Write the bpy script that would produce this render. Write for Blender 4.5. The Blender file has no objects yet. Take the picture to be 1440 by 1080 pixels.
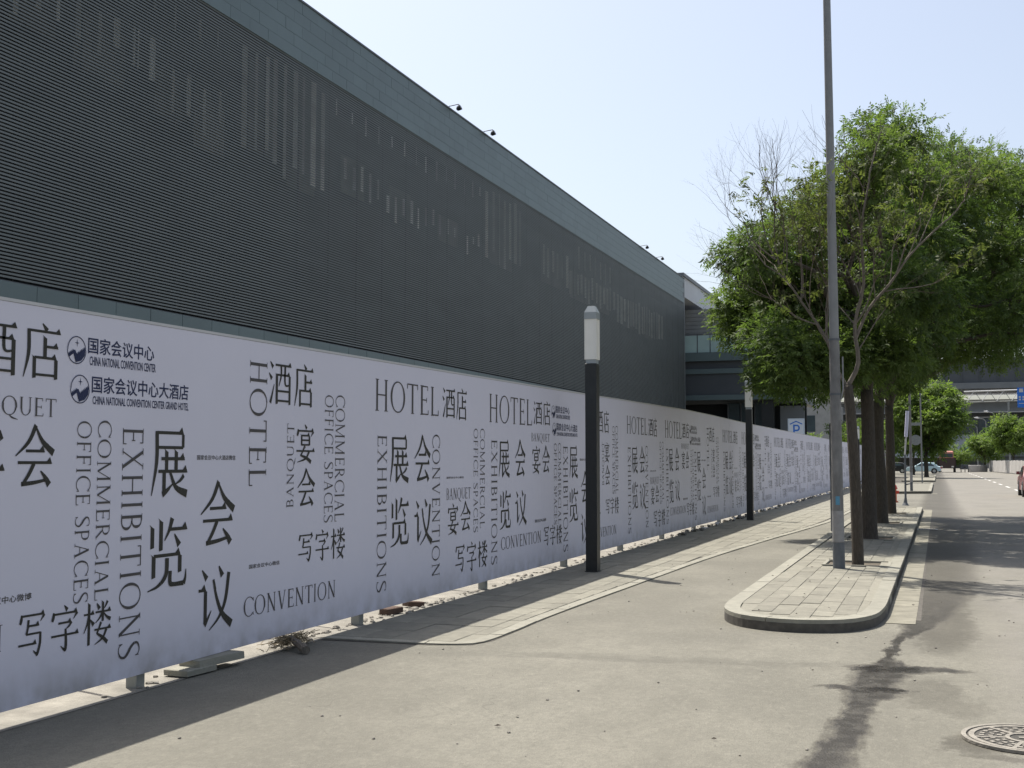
import bpy, math, random
import numpy as np
from mathutils import Vector, Matrix

random.seed(7)
S = bpy.context.scene
COL = S.collection
R = math.radians

# ------------------------------------------------------------------ camera, sky, sun, exposure
cam = bpy.data.objects.new('camera', bpy.data.cameras.new('camera'))
COL.objects.link(cam)
cam.location = (0, 0, 1.6)
cam.rotation_euler = (R(90 + 3.779), 0, R(19.85))
cam.data.sensor_width = 36
cam.data.lens = 41.25
cam.data.clip_start = 0.1
cam.data.clip_end = 3000
S.camera = cam

SUN_DIR = Vector((-1.456, 1.156, 3.86)).normalized()
SUN_EL = math.asin(SUN_DIR.z)
SUN_AZ = math.atan2(SUN_DIR.x, SUN_DIR.y)
world = bpy.data.worlds.new('World')
S.world = world
world.use_nodes = True
wn = world.node_tree
wn.nodes.clear()
sky = wn.nodes.new('ShaderNodeTexSky')
sky.sky_type = 'NISHITA'
sky.sun_disc = False
sky.sun_elevation = SUN_EL
sky.sun_rotation = SUN_AZ
sky.air_density = 1.0
sky.dust_density = 3.0
sky.ozone_density = 1.0
hs = wn.nodes.new('ShaderNodeHueSaturation')
hs.inputs['Saturation'].default_value = 0.72
hs.inputs['Value'].default_value = 0.97
wn.links.new(sky.outputs[0], hs.inputs['Color'])
bg = wn.nodes.new('ShaderNodeBackground')
bg.inputs['Strength'].default_value = 0.118
wo = wn.nodes.new('ShaderNodeOutputWorld')
wn.links.new(hs.outputs[0], bg.inputs[0])
wn.links.new(bg.outputs[0], wo.inputs[0])

sl = bpy.data.lights.new('sun', 'SUN')
sl.energy = 4.2
sl.angle = R(0.5)
sl.color = (1.0, 0.95, 0.87)
so = bpy.data.objects.new('sun', sl)
COL.objects.link(so)
so.rotation_euler = (-SUN_DIR).to_track_quat('-Z', 'Y').to_euler()

S.view_settings.view_transform = 'Standard'
S.view_settings.look = 'None'
S.view_settings.exposure = 0.72
S.view_settings.gamma = 1.0
S.view_settings.use_curve_mapping = False
S.cycles.max_bounces = 6
S.cycles.transparent_max_bounces = 8

# ------------------------------------------------------------------ helpers
def tag(o, label=None, cat=None, group=None, kind=None):
    if label: o['label'] = label
    if cat: o['category'] = cat
    if group: o['group'] = group
    if kind: o['kind'] = kind
    return o

def empty(name, loc=(0, 0, 0), rz=0, **k):
    o = bpy.data.objects.new(name, None)
    COL.objects.link(o)
    o.location = loc
    o.rotation_euler = (0, 0, rz)
    o.empty_display_size = 0.2
    return tag(o, **k)

def node(nt, t, **k):
    n = nt.nodes.new(t)
    for a, b in k.items():
        if a in n.inputs.keys(): n.inputs[a].default_value = b
        else: setattr(n, a, b)
    return n

def mat(name, col, rough=0.7, var=0.12, scale=8.0, bump=0.0, bscale=40.0, metal=0.0, detail=5, stretch=None,
        col2=None, spec=0.5, objvar=0.0, trans=None, alpha=None):
    """procedural material: base colour broken up by two noises, optional per-object variation and bump"""
    m = bpy.data.materials.new(name)
    m.use_nodes = True
    nt = m.node_tree
    b = nt.nodes['Principled BSDF']
    b.inputs['Roughness'].default_value = rough
    b.inputs['Metallic'].default_value = metal
    b.inputs['Specular IOR Level'].default_value = spec
    tc = node(nt, 'ShaderNodeNewGeometry')
    vec = tc.outputs['Position']
    if stretch:
        mp = node(nt, 'ShaderNodeMapping')
        mp.inputs['Scale'].default_value = stretch
        nt.links.new(vec, mp.inputs['Vector'])
        vec = mp.outputs['Vector']
    n1 = node(nt, 'ShaderNodeTexNoise', Scale=scale, Detail=detail, Roughness=0.6)
    nt.links.new(vec, n1.inputs['Vector'])
    ramp = node(nt, 'ShaderNodeValToRGB')
    c2 = col2 or tuple(min(1, c * (1 + var)) for c in col)
    c1 = tuple(c * (1 - var) for c in col) if not col2 else col
    ramp.color_ramp.elements[0].color = (*c1, 1)
    ramp.color_ramp.elements[1].color = (*c2, 1)
    ramp.color_ramp.elements[0].position = 0.3
    ramp.color_ramp.elements[1].position = 0.72
    nt.links.new(n1.outputs['Fac'], ramp.inputs['Fac'])
    out = ramp.outputs['Color']
    if objvar:
        oi = node(nt, 'ShaderNodeObjectInfo')
        mr = node(nt, 'ShaderNodeMapRange')
        mr.inputs['To Min'].default_value = 1 - objvar
        mr.inputs['To Max'].default_value = 1 + objvar
        nt.links.new(oi.outputs['Random'], mr.inputs['Value'])
        vm = node(nt, 'ShaderNodeVectorMath', operation='SCALE')
        nt.links.new(out, vm.inputs[0])
        nt.links.new(mr.outputs[0], vm.inputs['Scale'])
        out = vm.outputs[0]
    nt.links.new(out, b.inputs['Base Color'])
    if bump:
        n2 = node(nt, 'ShaderNodeTexNoise', Scale=bscale, Detail=4)
        nt.links.new(vec, n2.inputs['Vector'])
        bp = node(nt, 'ShaderNodeBump', Strength=bump, Distance=0.02)
        nt.links.new(n2.outputs['Fac'], bp.inputs['Height'])
        nt.links.new(bp.outputs['Normal'], b.inputs['Normal'])
    if trans: b.inputs['Transmission Weight'].default_value = trans
    if alpha is not None: b.inputs['Alpha'].default_value = alpha
    return m

class MB:
    """collects shapes and links them as one mesh object"""
    def __init__(s): s.v = []; s.f = []
    def poly(s, pts):
        n = len(s.v); s.v += [tuple(p) for p in pts]; s.f.append(tuple(range(n, n + len(pts)))); return s
    def box(s, x0, x1, y0, y1, z0, z1, c=0.0):
        n = len(s.v)
        if c <= 0:
            s.v += [(x0,y0,z0),(x1,y0,z0),(x1,y1,z0),(x0,y1,z0),(x0,y0,z1),(x1,y0,z1),(x1,y1,z1),(x0,y1,z1)]
            s.f += [tuple(n+i for i in q) for q in ((0,3,2,1),(4,5,6,7),(0,1,5,4),(1,2,6,5),(2,3,7,6),(3,0,4,7))]
        else:   # chamfered top edge
            s.v += [(x0,y0,z0),(x1,y0,z0),(x1,y1,z0),(x0,y1,z0),(x0,y0,z1-c),(x1,y0,z1-c),(x1,y1,z1-c),(x0,y1,z1-c),
                    (x0+c,y0+c,z1),(x1-c,y0+c,z1),(x1-c,y1-c,z1),(x0+c,y1-c,z1)]
            s.f += [tuple(n+i for i in q) for q in ((0,3,2,1),(8,9,10,11),(0,1,5,4),(1,2,6,5),(2,3,7,6),(3,0,4,7),
                    (4,5,9,8),(5,6,10,9),(6,7,11,10),(7,4,8,11))]
        return s
    def prism(s, pts, z0, z1):
        n = len(s.v); k = len(pts)
        s.v += [(p[0], p[1], z0) for p in pts] + [(p[0], p[1], z1) for p in pts]
        s.f.append(tuple(n + i for i in reversed(range(k)))); s.f.append(tuple(n + k + i for i in range(k)))
        for i in range(k):
            j = (i + 1) % k; s.f.append((n+i, n+j, n+k+j, n+k+i))
        return s
    def tube(s, pts, rad, n=8, cap=True):
        pts = [Vector(p) for p in pts]
        if not hasattr(rad, '__len__'): rad = [rad] * len(pts)
        base = len(s.v); ref = None
        for i, p in enumerate(pts):
            d = (pts[min(i+1, len(pts)-1)] - pts[max(i-1, 0)])
            d = d.normalized() if d.length > 1e-9 else Vector((0, 0, 1))
            if ref is None: ref = d.orthogonal().normalized()
            ref = (ref - d * ref.dot(d)); ref = ref.normalized() if ref.length > 1e-6 else d.orthogonal().normalized()
            b = d.cross(ref)
            for k in range(n):
                a = 2 * math.pi * k / n
                s.v.append(tuple(p + (ref * math.cos(a) + b * math.sin(a)) * rad[i]))
        for i in range(len(pts) - 1):
            for k in range(n):
                a = base + i*n + k; c = base + i*n + (k+1) % n
                s.f.append((a, c, c + n, a + n))
        if cap:
            s.f.append(tuple(base + k for k in reversed(range(n))))
            s.f.append(tuple(base + (len(pts)-1)*n + k for k in range(n)))
        return s
    def blob(s, c, r, seg=8, rings=5, sq=(1, 1, 1), jit=0.0, rnd=random):
        base = len(s.v)
        for i in range(1, rings):
            t = math.pi * i / rings
            for k in range(seg):
                a = 2*math.pi*k/seg; j = 1 + rnd.uniform(-jit, jit)
                s.v.append((c[0]+r*sq[0]*math.sin(t)*math.cos(a)*j, c[1]+r*sq[1]*math.sin(t)*math.sin(a)*j, c[2]+r*sq[2]*math.cos(t)*j))
        top = len(s.v); s.v.append((c[0], c[1], c[2]+r*sq[2])); s.v.append((c[0], c[1], c[2]-r*sq[2]))
        for i in range(rings-2):
            for k in range(seg):
                a = base+i*seg+k; b2 = base+i*seg+(k+1) % seg
                s.f.append((a, a+seg, b2+seg, b2))
        for k in range(seg):
            s.f.append((top, base+k, base+(k+1) % seg)); e = base+(rings-2)*seg
            s.f.append((top+1, e+(k+1) % seg, e+k))
        return s
    def mesh(s, name, m, smooth=False):
        me = bpy.data.meshes.new(name)
        me.from_pydata(s.v, [], s.f)
        if m: me.materials.append(m)
        if smooth:
            me.polygons.foreach_set('use_smooth', [True]*len(me.polygons))
        me.update()
        return me
    def build(s, name, m, parent=None, smooth=False, loc=None, **k):
        o = bpy.data.objects.new(name, s.mesh(name, m, smooth))
        COL.objects.link(o)
        if parent is not None: o.parent = parent
        if loc: o.location = loc
        return tag(o, **k)

def inst(name, me, parent=None, loc=(0, 0, 0), rz=0, sc=None, **k):
    o = bpy.data.objects.new(name, me)
    COL.objects.link(o)
    if parent is not None: o.parent = parent
    o.location = loc; o.rotation_euler = (0, 0, rz)
    if sc: o.scale = sc
    return tag(o, **k)

def copy_tree(o, parent=None):
    c = o.copy(); COL.objects.link(c); c.parent = parent
    for ch in list(o.children): copy_tree(ch, c)
    return c

def smooth_path(pts, n=5):
    """Catmull-Rom through 2-D or 3-D points"""
    P = [Vector(p) for p in pts]
    if len(P) < 3: return P
    P = [P[0]*2 - P[1]] + P + [P[-1]*2 - P[-2]]
    out = []
    for i in range(1, len(P)-2):
        for j in range(n):
            t = j/n
            out.append(0.5*((2*P[i]) + (P[i+1]-P[i-1])*t + (2*P[i-1]-5*P[i]+4*P[i+1]-P[i+2])*t*t + (-P[i-1]+3*P[i]-3*P[i+1]+P[i+2])*t**3))
    out.append(P[-2])
    return out

# ------------------------------------------------------------------ materials
M = {}
def asphalt(name, base, stains=True):
    m = bpy.data.materials.new(name); m.use_nodes = True
    nt = m.node_tree; L = nt.links.new
    b = nt.nodes['Principled BSDF']
    geo = node(nt, 'ShaderNodeNewGeometry'); P = geo.outputs['Position']
    def mth(op, a, b_=None, c=None, clamp=False):
        n = node(nt, 'ShaderNodeMath', operation=op); n.use_clamp = clamp
        for i, v in enumerate((a, b_, c)):
            if v is None: continue
            if isinstance(v, (int, float)): n.inputs[i].default_value = v
            else: L(v, n.inputs[i])
        return n.outputs[0]
    def noise(sc, det=5, rough=0.6, st=None, w=0.0):
        v = P
        if st:
            mp = node(nt, 'ShaderNodeMapping'); mp.inputs['Scale'].default_value = st; L(P, mp.inputs['Vector']); v = mp.outputs[0]
        n = node(nt, 'ShaderNodeTexNoise', Scale=sc, Detail=det, Roughness=rough, Distortion=w); L(v, n.inputs['Vector'])
        return n.outputs['Fac']
    def mr(v, a, b_, c, d, sm=False):
        n = node(nt, 'ShaderNodeMapRange'); n.interpolation_type = 'SMOOTHSTEP' if sm else 'LINEAR'
        L(v, n.inputs['Value'])
        for k, x in zip(('From Min', 'From Max', 'To Min', 'To Max'), (a, b_, c, d)): n.inputs[k].default_value = x
        return n.outputs[0]
    def mix(f, c1, c2):
        n = node(nt, 'ShaderNodeMix', data_type='RGBA')
        if isinstance(f, (int, float)): n.inputs[0].default_value = f
        else: L(f, n.inputs[0])
        for s_, c in ((6, c1), (7, c2)):
            if isinstance(c, tuple): n.inputs[s_].default_value = (*c, 1)
            else: L(c, n.inputs[s_])
        return n.outputs[2]
    big = noise(0.55, 6, 0.6, (1.0, 0.7, 1)); mid = noise(3.0, 6, 0.65, (1.0, 0.45, 1)); fine = noise(75, 3, 0.7)
    dark = tuple(x*0.74 for x in base); light = tuple(min(1, x*1.13) for x in base)
    c = mix(mr(big, 0.35, 0.65, 0, 1, True), dark, light)
    c = mix(mr(mid, 0.42, 0.75, 0, 0.5), c, tuple(x*0.70 for x in base))
    streak = noise(9.0, 7, 0.75, (1.0, 0.55, 1)); c = mix(mr(streak, 0.45, 0.68, 0, 0.62), c, tuple(x*0.66 for x in base))
    gr = noise(26.0, 4, 0.8, (1.0, 0.8, 1)); c = mix(mr(gr, 0.45, 0.68, 0, 0.62), c, tuple(x*0.6 for x in base))
    gr2 = noise(17.0, 5, 0.8, (1.3, 0.8, 1)); c = mix(mr(gr2, 0.5, 0.72, 0, 0.5), c, tuple(min(1, x*1.4) for x in base))
    pale = noise(4.0, 6, 0.7, (0.8, 1.3, 1)); c = mix(mr(pale, 0.55, 0.75, 0, 0.4), c, tuple(min(1, x*1.3) for x in base))
    c = mix(mr(fine, 0.35, 0.75, 0, 0.5), c, tuple(x*0.60 for x in base))
    # scattered aggregate and oil spots
    vo = node(nt, 'ShaderNodeTexVoronoi', Scale=1.7); L(P, vo.inputs['Vector'])
    spot = mr(vo.outputs['Distance'], 0.02, 0.07, 1, 0, True)
    spot = mth('MULTIPLY', spot, mr(noise(2.3), 0.5, 0.62, 0, 0.55))
    c = mix(spot, c, tuple(x*0.4 for x in base))
    ag = node(nt, 'ShaderNodeTexVoronoi', Scale=90); L(P, ag.inputs['Vector'])
    c = mix(mr(ag.outputs['Distance'], 0.0, 0.35, 0.35, 0), c, tuple(min(1, x*1.35) for x in base))
    rough_out = None
    if stains:
        sep = node(nt, 'ShaderNodeSeparateXYZ'); L(P, sep.inputs[0]); X, Y = sep.outputs[0], sep.outputs[1]
        def curve(pts, lo=5.0, hi=45.0, sc=2.0):
            u = mr(Y, lo, hi, 0, 1)
            fc = node(nt, 'ShaderNodeFloatCurve'); cu = fc.mapping.curves[0]
            pts = [((y-lo)/(hi-lo), 0.5 + x/(2*sc)) for y, x in pts]
            cu.points[0].location = pts[0]; cu.points[1].location = pts[-1]
            for p in pts[1:-1]: cu.points.new(*p)
            fc.mapping.update(); L(u, fc.inputs['Value'])
            return mth('MULTIPLY', mth('SUBTRACT', fc.outputs[0], 0.5), 2*sc)
        cx = curve([(5, -.62), (6.8, -.56), (8, -.50), (9.5, -.42), (11, -.37), (13, -.08), (16, 0.05), (22, .05), (30, .1), (45, .1)])
        wd = curve([(5, .17), (6.8, .13), (8, .10), (8.7, .17), (9.4, .19), (10.2, .06), (11.2, .05), (12.6, .17), (15, .30), (22, .50), (30, .6), (45, .6)])
        wob = mth('MULTIPLY', mth('SUBTRACT', noise(2.4, 8, 0.74, (1.3, 0.62, 1)), 0.5), 0.44)
        d = mth('ABSOLUTE', mth('SUBTRACT', mth('ADD', X, wob), cx))
        core = mr(mth('DIVIDE', d, wd), 0.6, 1.35, 1, 0, True)
        # arms of the puddle reaching sideways
        wob2 = mth('ADD', wob, mth('MULTIPLY', mth('SUBTRACT', noise(9.0, 5, 0.75), 0.5), 0.35))
        def blobm(x, y, rx, ry, k=1.0):
            a = mth('POWER', mth('DIVIDE', mth('SUBTRACT', mth('ADD', X, wob2), x), rx), 2)
            bb = mth('POWER', mth('DIVIDE', mth('SUBTRACT', mth('ADD', Y, mth('MULTIPLY', wob2, 0.8)), y), ry), 2)
            return mth('MULTIPLY', mr(mth('ADD', a, bb), 0.35, 1.5, 1, 0, True), k)
        fade = mr(Y, 11.0, 17, 0.85, 0.42)
        fade2 = mr(Y, 5.2, 10.3, 0.9, 1)
        wet = mth('MULTIPLY', mth('MULTIPLY', core, fade), fade2)
        for a in ((-0.38, 9.62, .30, .20, 1), (-0.40, 8.75, .20, .16, 1), (-0.1, 9.7, .30, .12, .8), (-0.62, 8.75, .22, .10, .8),
                  (-0.08, 8.75, .22, .55, .16), (0.10, 8.3, .16, .35, .12), (0.02, 12.6, .30, 1.9, .34), (0.16, 7.25, .16, .24, .32), (0.5, 6.98, .40, .07, .3)):
            wet = mth('MAXIMUM', wet, blobm(*a))
        wet = mth('MULTIPLY', wet, mr(noise(7, 5, .7), 0.3, 0.55, 0.72, 1.0))
        wetcol = tuple(x*k for x, k in zip(base, (0.075, 0.055, 0.035)))
        c = mix(mth('POWER', wet, 0.62), c, wetcol)
        # patched trench across the drive and its damp edge
        yc = mth('ADD', Y, mth('MULTIPLY', X, -0.13)); yc = mth('ADD', yc, mth('MULTIPLY', mth('SUBTRACT', noise(1.6, 5, .7), 0.5), 0.7))
        band = mr(mth('ABSOLUTE', mth('SUBTRACT', yc, 9.75)), 0.08, 0.2, 1, 0, True)
        band = mth('MULTIPLY', band, mr(X, -4.6, -3.0, 0.15, 1)); band = mth('MULTIPLY', band, mr(X, -1.0, -.6, 1, 0))
        band = mth('MULTIPLY', band, mr(noise(5), 0.35, 0.55, 0.35, 1))
        c = mix(mth('MULTIPLY', band, 0.62), c, tuple(x*0.55 for x in base))
        crack = noise(1.1, 2, 0.5, None, 0.6)
        cr = mr(mth('ABSOLUTE', mth('SUBTRACT', crack, 0.5)), 0.0, 0.0045, 1, 0)
        cr = mth('MULTIPLY', cr, mr(noise(0.5), 0.52, 0.6, 0, 0.4))
        c = mix(cr, c, tuple(x*0.4 for x in base))
        # worn grey carriageway to the right of the gutter
        rd = mr(X, 0.1, 0.9, 0, 0.45, True)
        c = mix(mth('MULTIPLY', rd, mr(noise(1.4, 5), .3, .7, .4, 1)), c, (0.245, 0.228, 0.211))
        rr = mr(wet, 0.3, 0.95, 0.85, 0.24)
        L(rr, b.inputs['Roughness'])
    else:
        b.inputs['Roughness'].default_value = 0.88
    L(c, b.inputs['Base Color'])
    b.inputs['Specular IOR Level'].default_value = 0.35
    bp = node(nt, 'ShaderNodeBump', Strength=0.55, Distance=0.012)
    h = mth('ADD', mth('MULTIPLY', fine, 0.6), mth('MULTIPLY', ag.outputs['Distance'], -0.5))
    L(h, bp.inputs['Height']); L(bp.outputs[0], b.inputs['Normal'])
    return m

M['ground'] = asphalt('dusty_ground', (0.1907, 0.1812, 0.1469), False)
M['road'] = asphalt('dusty_asphalt', (0.1907, 0.1812, 0.1469), True)
M['paver'] = mat('paver_concrete', (0.2045, 0.1942, 0.1553), 0.9, 0.14, 9, 0.35, 90, objvar=0.13)
M['joint'] = mat('joint_sand', (0.0884, 0.0806, 0.0676), 0.95, 0.3, 12)
M['kerb'] = mat('kerb_stone', (0.2449, 0.2351, 0.1902), 0.85, 0.14, 7, 0.3, 60, objvar=0.06)
M['gutter'] = mat('gutter_slab', (0.2064, 0.1936, 0.1498), 0.9, 0.2, 5, 0.3, 60, objvar=0.10)
M['soil'] = mat('dry_soil', (0.1040, 0.0858, 0.0624), 0.95, 0.35, 14, 0.8, 60)
M['banner'] = mat('printed_vinyl', (0.6176, 0.6083, 0.6890), 0.55, 0.02, 0.9, 0.04, 3.0, spec=0.3)
def banner_mat():
    m = M['banner']; nt = m.node_tree; L = nt.links.new; b = nt.nodes['Principled BSDF']
    src = b.inputs['Base Color'].links[0].from_socket
    g = node(nt, 'ShaderNodeNewGeometry'); sp = node(nt, 'ShaderNodeSeparateXYZ'); L(g.outputs['Position'], sp.inputs[0])
    n1 = node(nt, 'ShaderNodeTexNoise', Scale=5, Detail=6); L(g.outputs['Position'], n1.inputs['Vector'])
    a = node(nt, 'ShaderNodeMapRange'); L(sp.outputs[2], a.inputs['Value'])
    for k, x in zip(('From Min', 'From Max', 'To Min', 'To Max'), (0.08, 0.55, 1, 0)): a.inputs[k].default_value = x
    pw = node(nt, 'ShaderNodeMath', operation='POWER'); L(a.outputs[0], pw.inputs[0]); pw.inputs[1].default_value = 2.2
    c = node(nt, 'ShaderNodeMapRange'); L(n1.outputs['Fac'], c.inputs['Value'])
    for k, x in zip(('From Min', 'From Max', 'To Min', 'To Max'), (0.35, 0.7, 0.1, 0.8)): c.inputs[k].default_value = x
    mu = node(nt, 'ShaderNodeMath', operation='MULTIPLY'); L(pw.outputs[0], mu.inputs[0]); L(c.outputs[0], mu.inputs[1])
    mx = node(nt, 'ShaderNodeMix', data_type='RGBA'); L(mu.outputs[0], mx.inputs[0]); L(src, mx.inputs[6]); mx.inputs[7].default_value = (.26, .24, .21, 1)
    L(mx.outputs[2], b.inputs['Base Color'])
    mp = node(nt, 'ShaderNodeMapping'); mp.inputs['Scale'].default_value = (1, 1.0, .28); L(g.outputs['Position'], mp.inputs['Vector'])
    n2 = node(nt, 'ShaderNodeTexNoise', Scale=1.3, Detail=3); L(mp.outputs[0], n2.inputs['Vector'])
    bp = node(nt, 'ShaderNodeBump', Strength=0.5, Distance=0.05); L(n2.outputs['Fac'], bp.inputs['Height']); L(bp.outputs[0], b.inputs['Normal'])
banner_mat()
M['rail'] = mat('white_rail', (0.4800, 0.4800, 0.4800), 0.5, 0.04, 5)
M['steelpost'] = mat('galvanised_post', (0.2310, 0.2420, 0.2299), 0.5, 0.12, 10, metal=0.4)
M['ink'] = mat('ink_dark_olive', (0.035, 0.034, 0.028), 0.6, 0.15, 3, spec=0.25)
M['ink_thin'] = mat('ink_grey', (0.075, 0.07, 0.07), 0.6, 0.15, 3, spec=0.25)
M['ink_low_contrast'] = mat('ink_low_contrast', (0.10, 0.098, 0.10), 0.6, 0.2, 3, spec=0.25)
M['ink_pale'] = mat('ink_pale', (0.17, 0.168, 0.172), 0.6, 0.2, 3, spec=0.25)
M['ink_blue'] = mat('ink_navy', (0.020, 0.028, 0.075), 0.6, 0.1, 3, spec=0.25)
M['louvre'] = mat('louvre_aluminium', (0.1370, 0.1529, 0.1499), 0.5, 0.10, 0.25, metal=0.2, stretch=(1, 1, 4))
M['panelgrey'] = mat('cladding_panel', (0.1105, 0.1503, 0.1522), 0.45, 0.06, 0.6, metal=0.1, objvar=0.06)
M['dark'] = mat('dark_interior', (0.0165, 0.0195, 0.0210), 0.8, 0.2, 0.4)
M['beige'] = mat('daylit_tone_curtain', (0.9408, 0.7890, 0.6373), 0.8, 0.45, 0.9, objvar=.45)
M['conc'] = mat('grey_concrete', (0.2735, 0.2735, 0.2652), 0.8, 0.1, 1.0)
M['whiteroof'] = mat('white_roof', (0.5400, 0.5472, 0.5544), 0.6, 0.05, 0.5)
M['darkgrey'] = mat('dark_grey_cladding', (0.0629, 0.0703, 0.0777), 0.5, 0.08, 0.5)
M['midgrey'] = mat('mid_grey_cladding', (0.1480, 0.1591, 0.1665), 0.5, 0.08, 0.5)
M['glassg'] = mat('green_glass_panel', (0.3996, 0.5328, 0.5062), 0.15, 0.08, 0.5, spec=0.8)
M['windark'] = mat('window_glass', (0.0444, 0.0629, 0.0703), 0.12, 0.2, 0.4, spec=0.8)
M['black'] = mat('black_paint', (0.0144, 0.0160, 0.0160), 0.45, 0.2, 8, 0.05, 30)
M['opal'] = mat('opal_acrylic', (0.7792, 0.7592, 0.6993), 0.4, 0.05, 2.0)
M['opalcap'] = mat('grey_lamp_cap', (0.2997, 0.3297, 0.3397), 0.4, 0.08, 5)
M['polegrey'] = mat('weathered_grey_paint', (0.1660, 0.1625, 0.1556), 0.6, 0.25, 9, 0.25, 30, stretch=(1, 1, 0.5))
M['polelight'] = mat('pale_grey_paint', (0.2090, 0.2118, 0.2097), 0.5, 0.1, 6)
M['poledark'] = mat('dark_grey_paint', (0.10, 0.11, 0.12), 0.6, 0.2, 9, 0.1, 30)
M['sticker'] = mat('light_sticker', (0.2600, 0.2548, 0.2496), 0.6, 0.15, 14)
M['skyblue'] = mat('sky_blue_sticker', (0.0840, 0.2520, 0.3720), 0.5, 0.1, 20)
M['bark'] = mat('tree_bark', (0.0756, 0.0634, 0.0490), 0.95, 0.35, 16, 1.0, 28, stretch=(3, 3, 0.7))
M['barkpale'] = mat('pale_dry_bark', (0.1550, 0.1333, 0.1085), 0.95, 0.3, 16, 0.8, 28, stretch=(3, 3, 0.7))
M['straw'] = mat('dry_straw', (0.2184, 0.1716, 0.1040), 0.9, 0.3, 40)
M['brick'] = mat('old_brick', (0.0728, 0.0437, 0.0309), 0.9, 0.3, 30, 0.4, 60)
M['rubble'] = mat('rubble', (0.1976, 0.1820, 0.1560), 0.9, 0.35, 6, 0.3, 50)
M['red'] = mat('red_paint', (0.55, 0.05, 0.025), 0.4, 0.1, 10)
M['orange'] = mat('orange_paint', (0.62, 0.14, 0.05), 0.5, 0.1, 10)
M['blue'] = mat('sign_blue', (0.015, 0.13, 0.50), 0.5, 0.05, 4)
M['white'] = mat('white_paint', (0.4680, 0.4680, 0.4680), 0.5, 0.06, 5)
M['carwhite'] = mat('pale_blue_car_paint', (0.50, 0.66, 0.72), 0.25, 0.04, 2, spec=0.7)
M['carred'] = mat('maroon_car_paint', (0.20, 0.05, 0.05), 0.25, 0.05, 2, spec=0.7)
M['truck'] = mat('dark_brown_truck', (0.05, 0.028, 0.025), 0.5, 0.2, 2)
M['pinkred'] = mat('faded_red_cab', (0.6200, 0.2520, 0.1980), 0.45, 0.1, 2)
M['tyre'] = mat('tyre_rubber', (0.02, 0.02, 0.02), 0.85, 0.2, 20)
M['rim'] = mat('wheel_rim', (0.45, 0.46, 0.47), 0.35, 0.1, 10, metal=0.6)
M['iron'] = mat('cast_iron', (0.2340, 0.2145, 0.1794), 0.75, 0.3, 14, 0.4, 60)
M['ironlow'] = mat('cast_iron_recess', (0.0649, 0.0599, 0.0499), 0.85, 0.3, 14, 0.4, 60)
M['barrier'] = mat('white_barrier', (0.4462, 0.4259, 0.3988), 0.7, 0.1, 1.5)
M['clodshade'] = mat('shade_toned_rubble', (0.10, 0.095, 0.085), 0.7, 0.3, 8, 0.3, 60)

M['twig'] = mat('brown_twig', (0.1125, 0.0900, 0.0690), 0.95, 0.3, 16)
M['dimblind'] = mat('dim_light_tone', (0.16, 0.145, 0.12), 0.9, 0.5, 0.7, objvar=.3)
def leaf_mat(name, c1, c2):
    m = bpy.data.materials.new(name); m.use_nodes = True
    nt = m.node_tree; nt.nodes.clear(); L = nt.links.new
    at = node(nt, 'ShaderNodeAttribute', attribute_name='tint')
    rp = node(nt, 'ShaderNodeValToRGB')
    rp.color_ramp.elements[0].color = (*c1, 1); rp.color_ramp.elements[1].color = (*c2, 1)
    L(at.outputs['Fac'], rp.inputs['Fac'])
    df = node(nt, 'ShaderNodeBsdfPrincipled'); df.inputs['Roughness'].default_value = 0.6
    df.inputs['Specular IOR Level'].default_value = 0.28
    tr = node(nt, 'ShaderNodeBsdfTranslucent')
    hs = node(nt, 'ShaderNodeVectorMath', operation='MULTIPLY'); hs.inputs[1].default_value = (1.35, 1.5, 0.7)
    L(rp.outputs[0], df.inputs['Base Color']); L(rp.outputs[0], hs.inputs[0]); L(hs.outputs[0], tr.inputs['Color'])
    mx = node(nt, 'ShaderNodeMixShader'); mx.inputs[0].default_value = 0.5
    L(df.outputs[0], mx.inputs[1]); L(tr.outputs[0], mx.inputs[2])
    ou = node(nt, 'ShaderNodeOutputMaterial'); L(mx.outputs[0], ou.inputs[0])
    return m
M['leaf'] = leaf_mat('tree_leaf', (0.042, 0.074, 0.028), (0.134, 0.180, 0.060))
M['leafdull'] = leaf_mat('dull_leaf', (0.045, 0.060, 0.022), (0.12, 0.14, 0.05))
M['leaffresh'] = leaf_mat('fresh_leaf', (0.06, 0.105, 0.030), (0.19, 0.25, 0.075))

# ------------------------------------------------------------------ ground, road, sidewalk
def sheet(name, pts, z, m, **k):
    return MB().poly([(x, y, z) for x, y in pts]).build(name, m, kind='structure', **k)

sheet('ground', [(-900, -60), (900, -60), (900, 1400), (-900, 1400)], -0.012, M['ground'])

def interp(x, tab):
    return float(np.interp(x, [t[0] for t in tab], [t[1] for t in tab]))
WALLX = [(0, -5.30), (36, -5.30), (64, -5.15), (87, -4.86), (126, -4.77), (300, -4.4)]
WALLT = [(0, 2.545), (5.55, 2.573), (10, 2.608), (16.5, 2.657), (27.4, 2.76), (35, 2.72), (300, 2.72)]
WALLB = [(0, 0.10), (5.6, 0.10), (8.3, 0.115), (12.2, 0.115), (17.9, 0.12), (30, 0.10), (40, 0.08), (300, 0.06)]
EDGE = [(9.50, -4.2), (9.62, -3.86), (9.9, -3.76), (10.6, -3.76), (11.8, -3.78), (15.5, -3.68), (19.6, -3.55), (24, -3.27), (30, -2.82), (36, -2.62), (60, -2.45), (130, -2.3)]

road_pts = [(-5.24, -60), (14, -60), (14, 420), (-2.2, 420), (-2.3, 130)] + [(x, y) for y, x in reversed(EDGE)] + [(-5.24, 9.44)]
sheet('road', road_pts, 0.0, M['road'])

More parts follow.
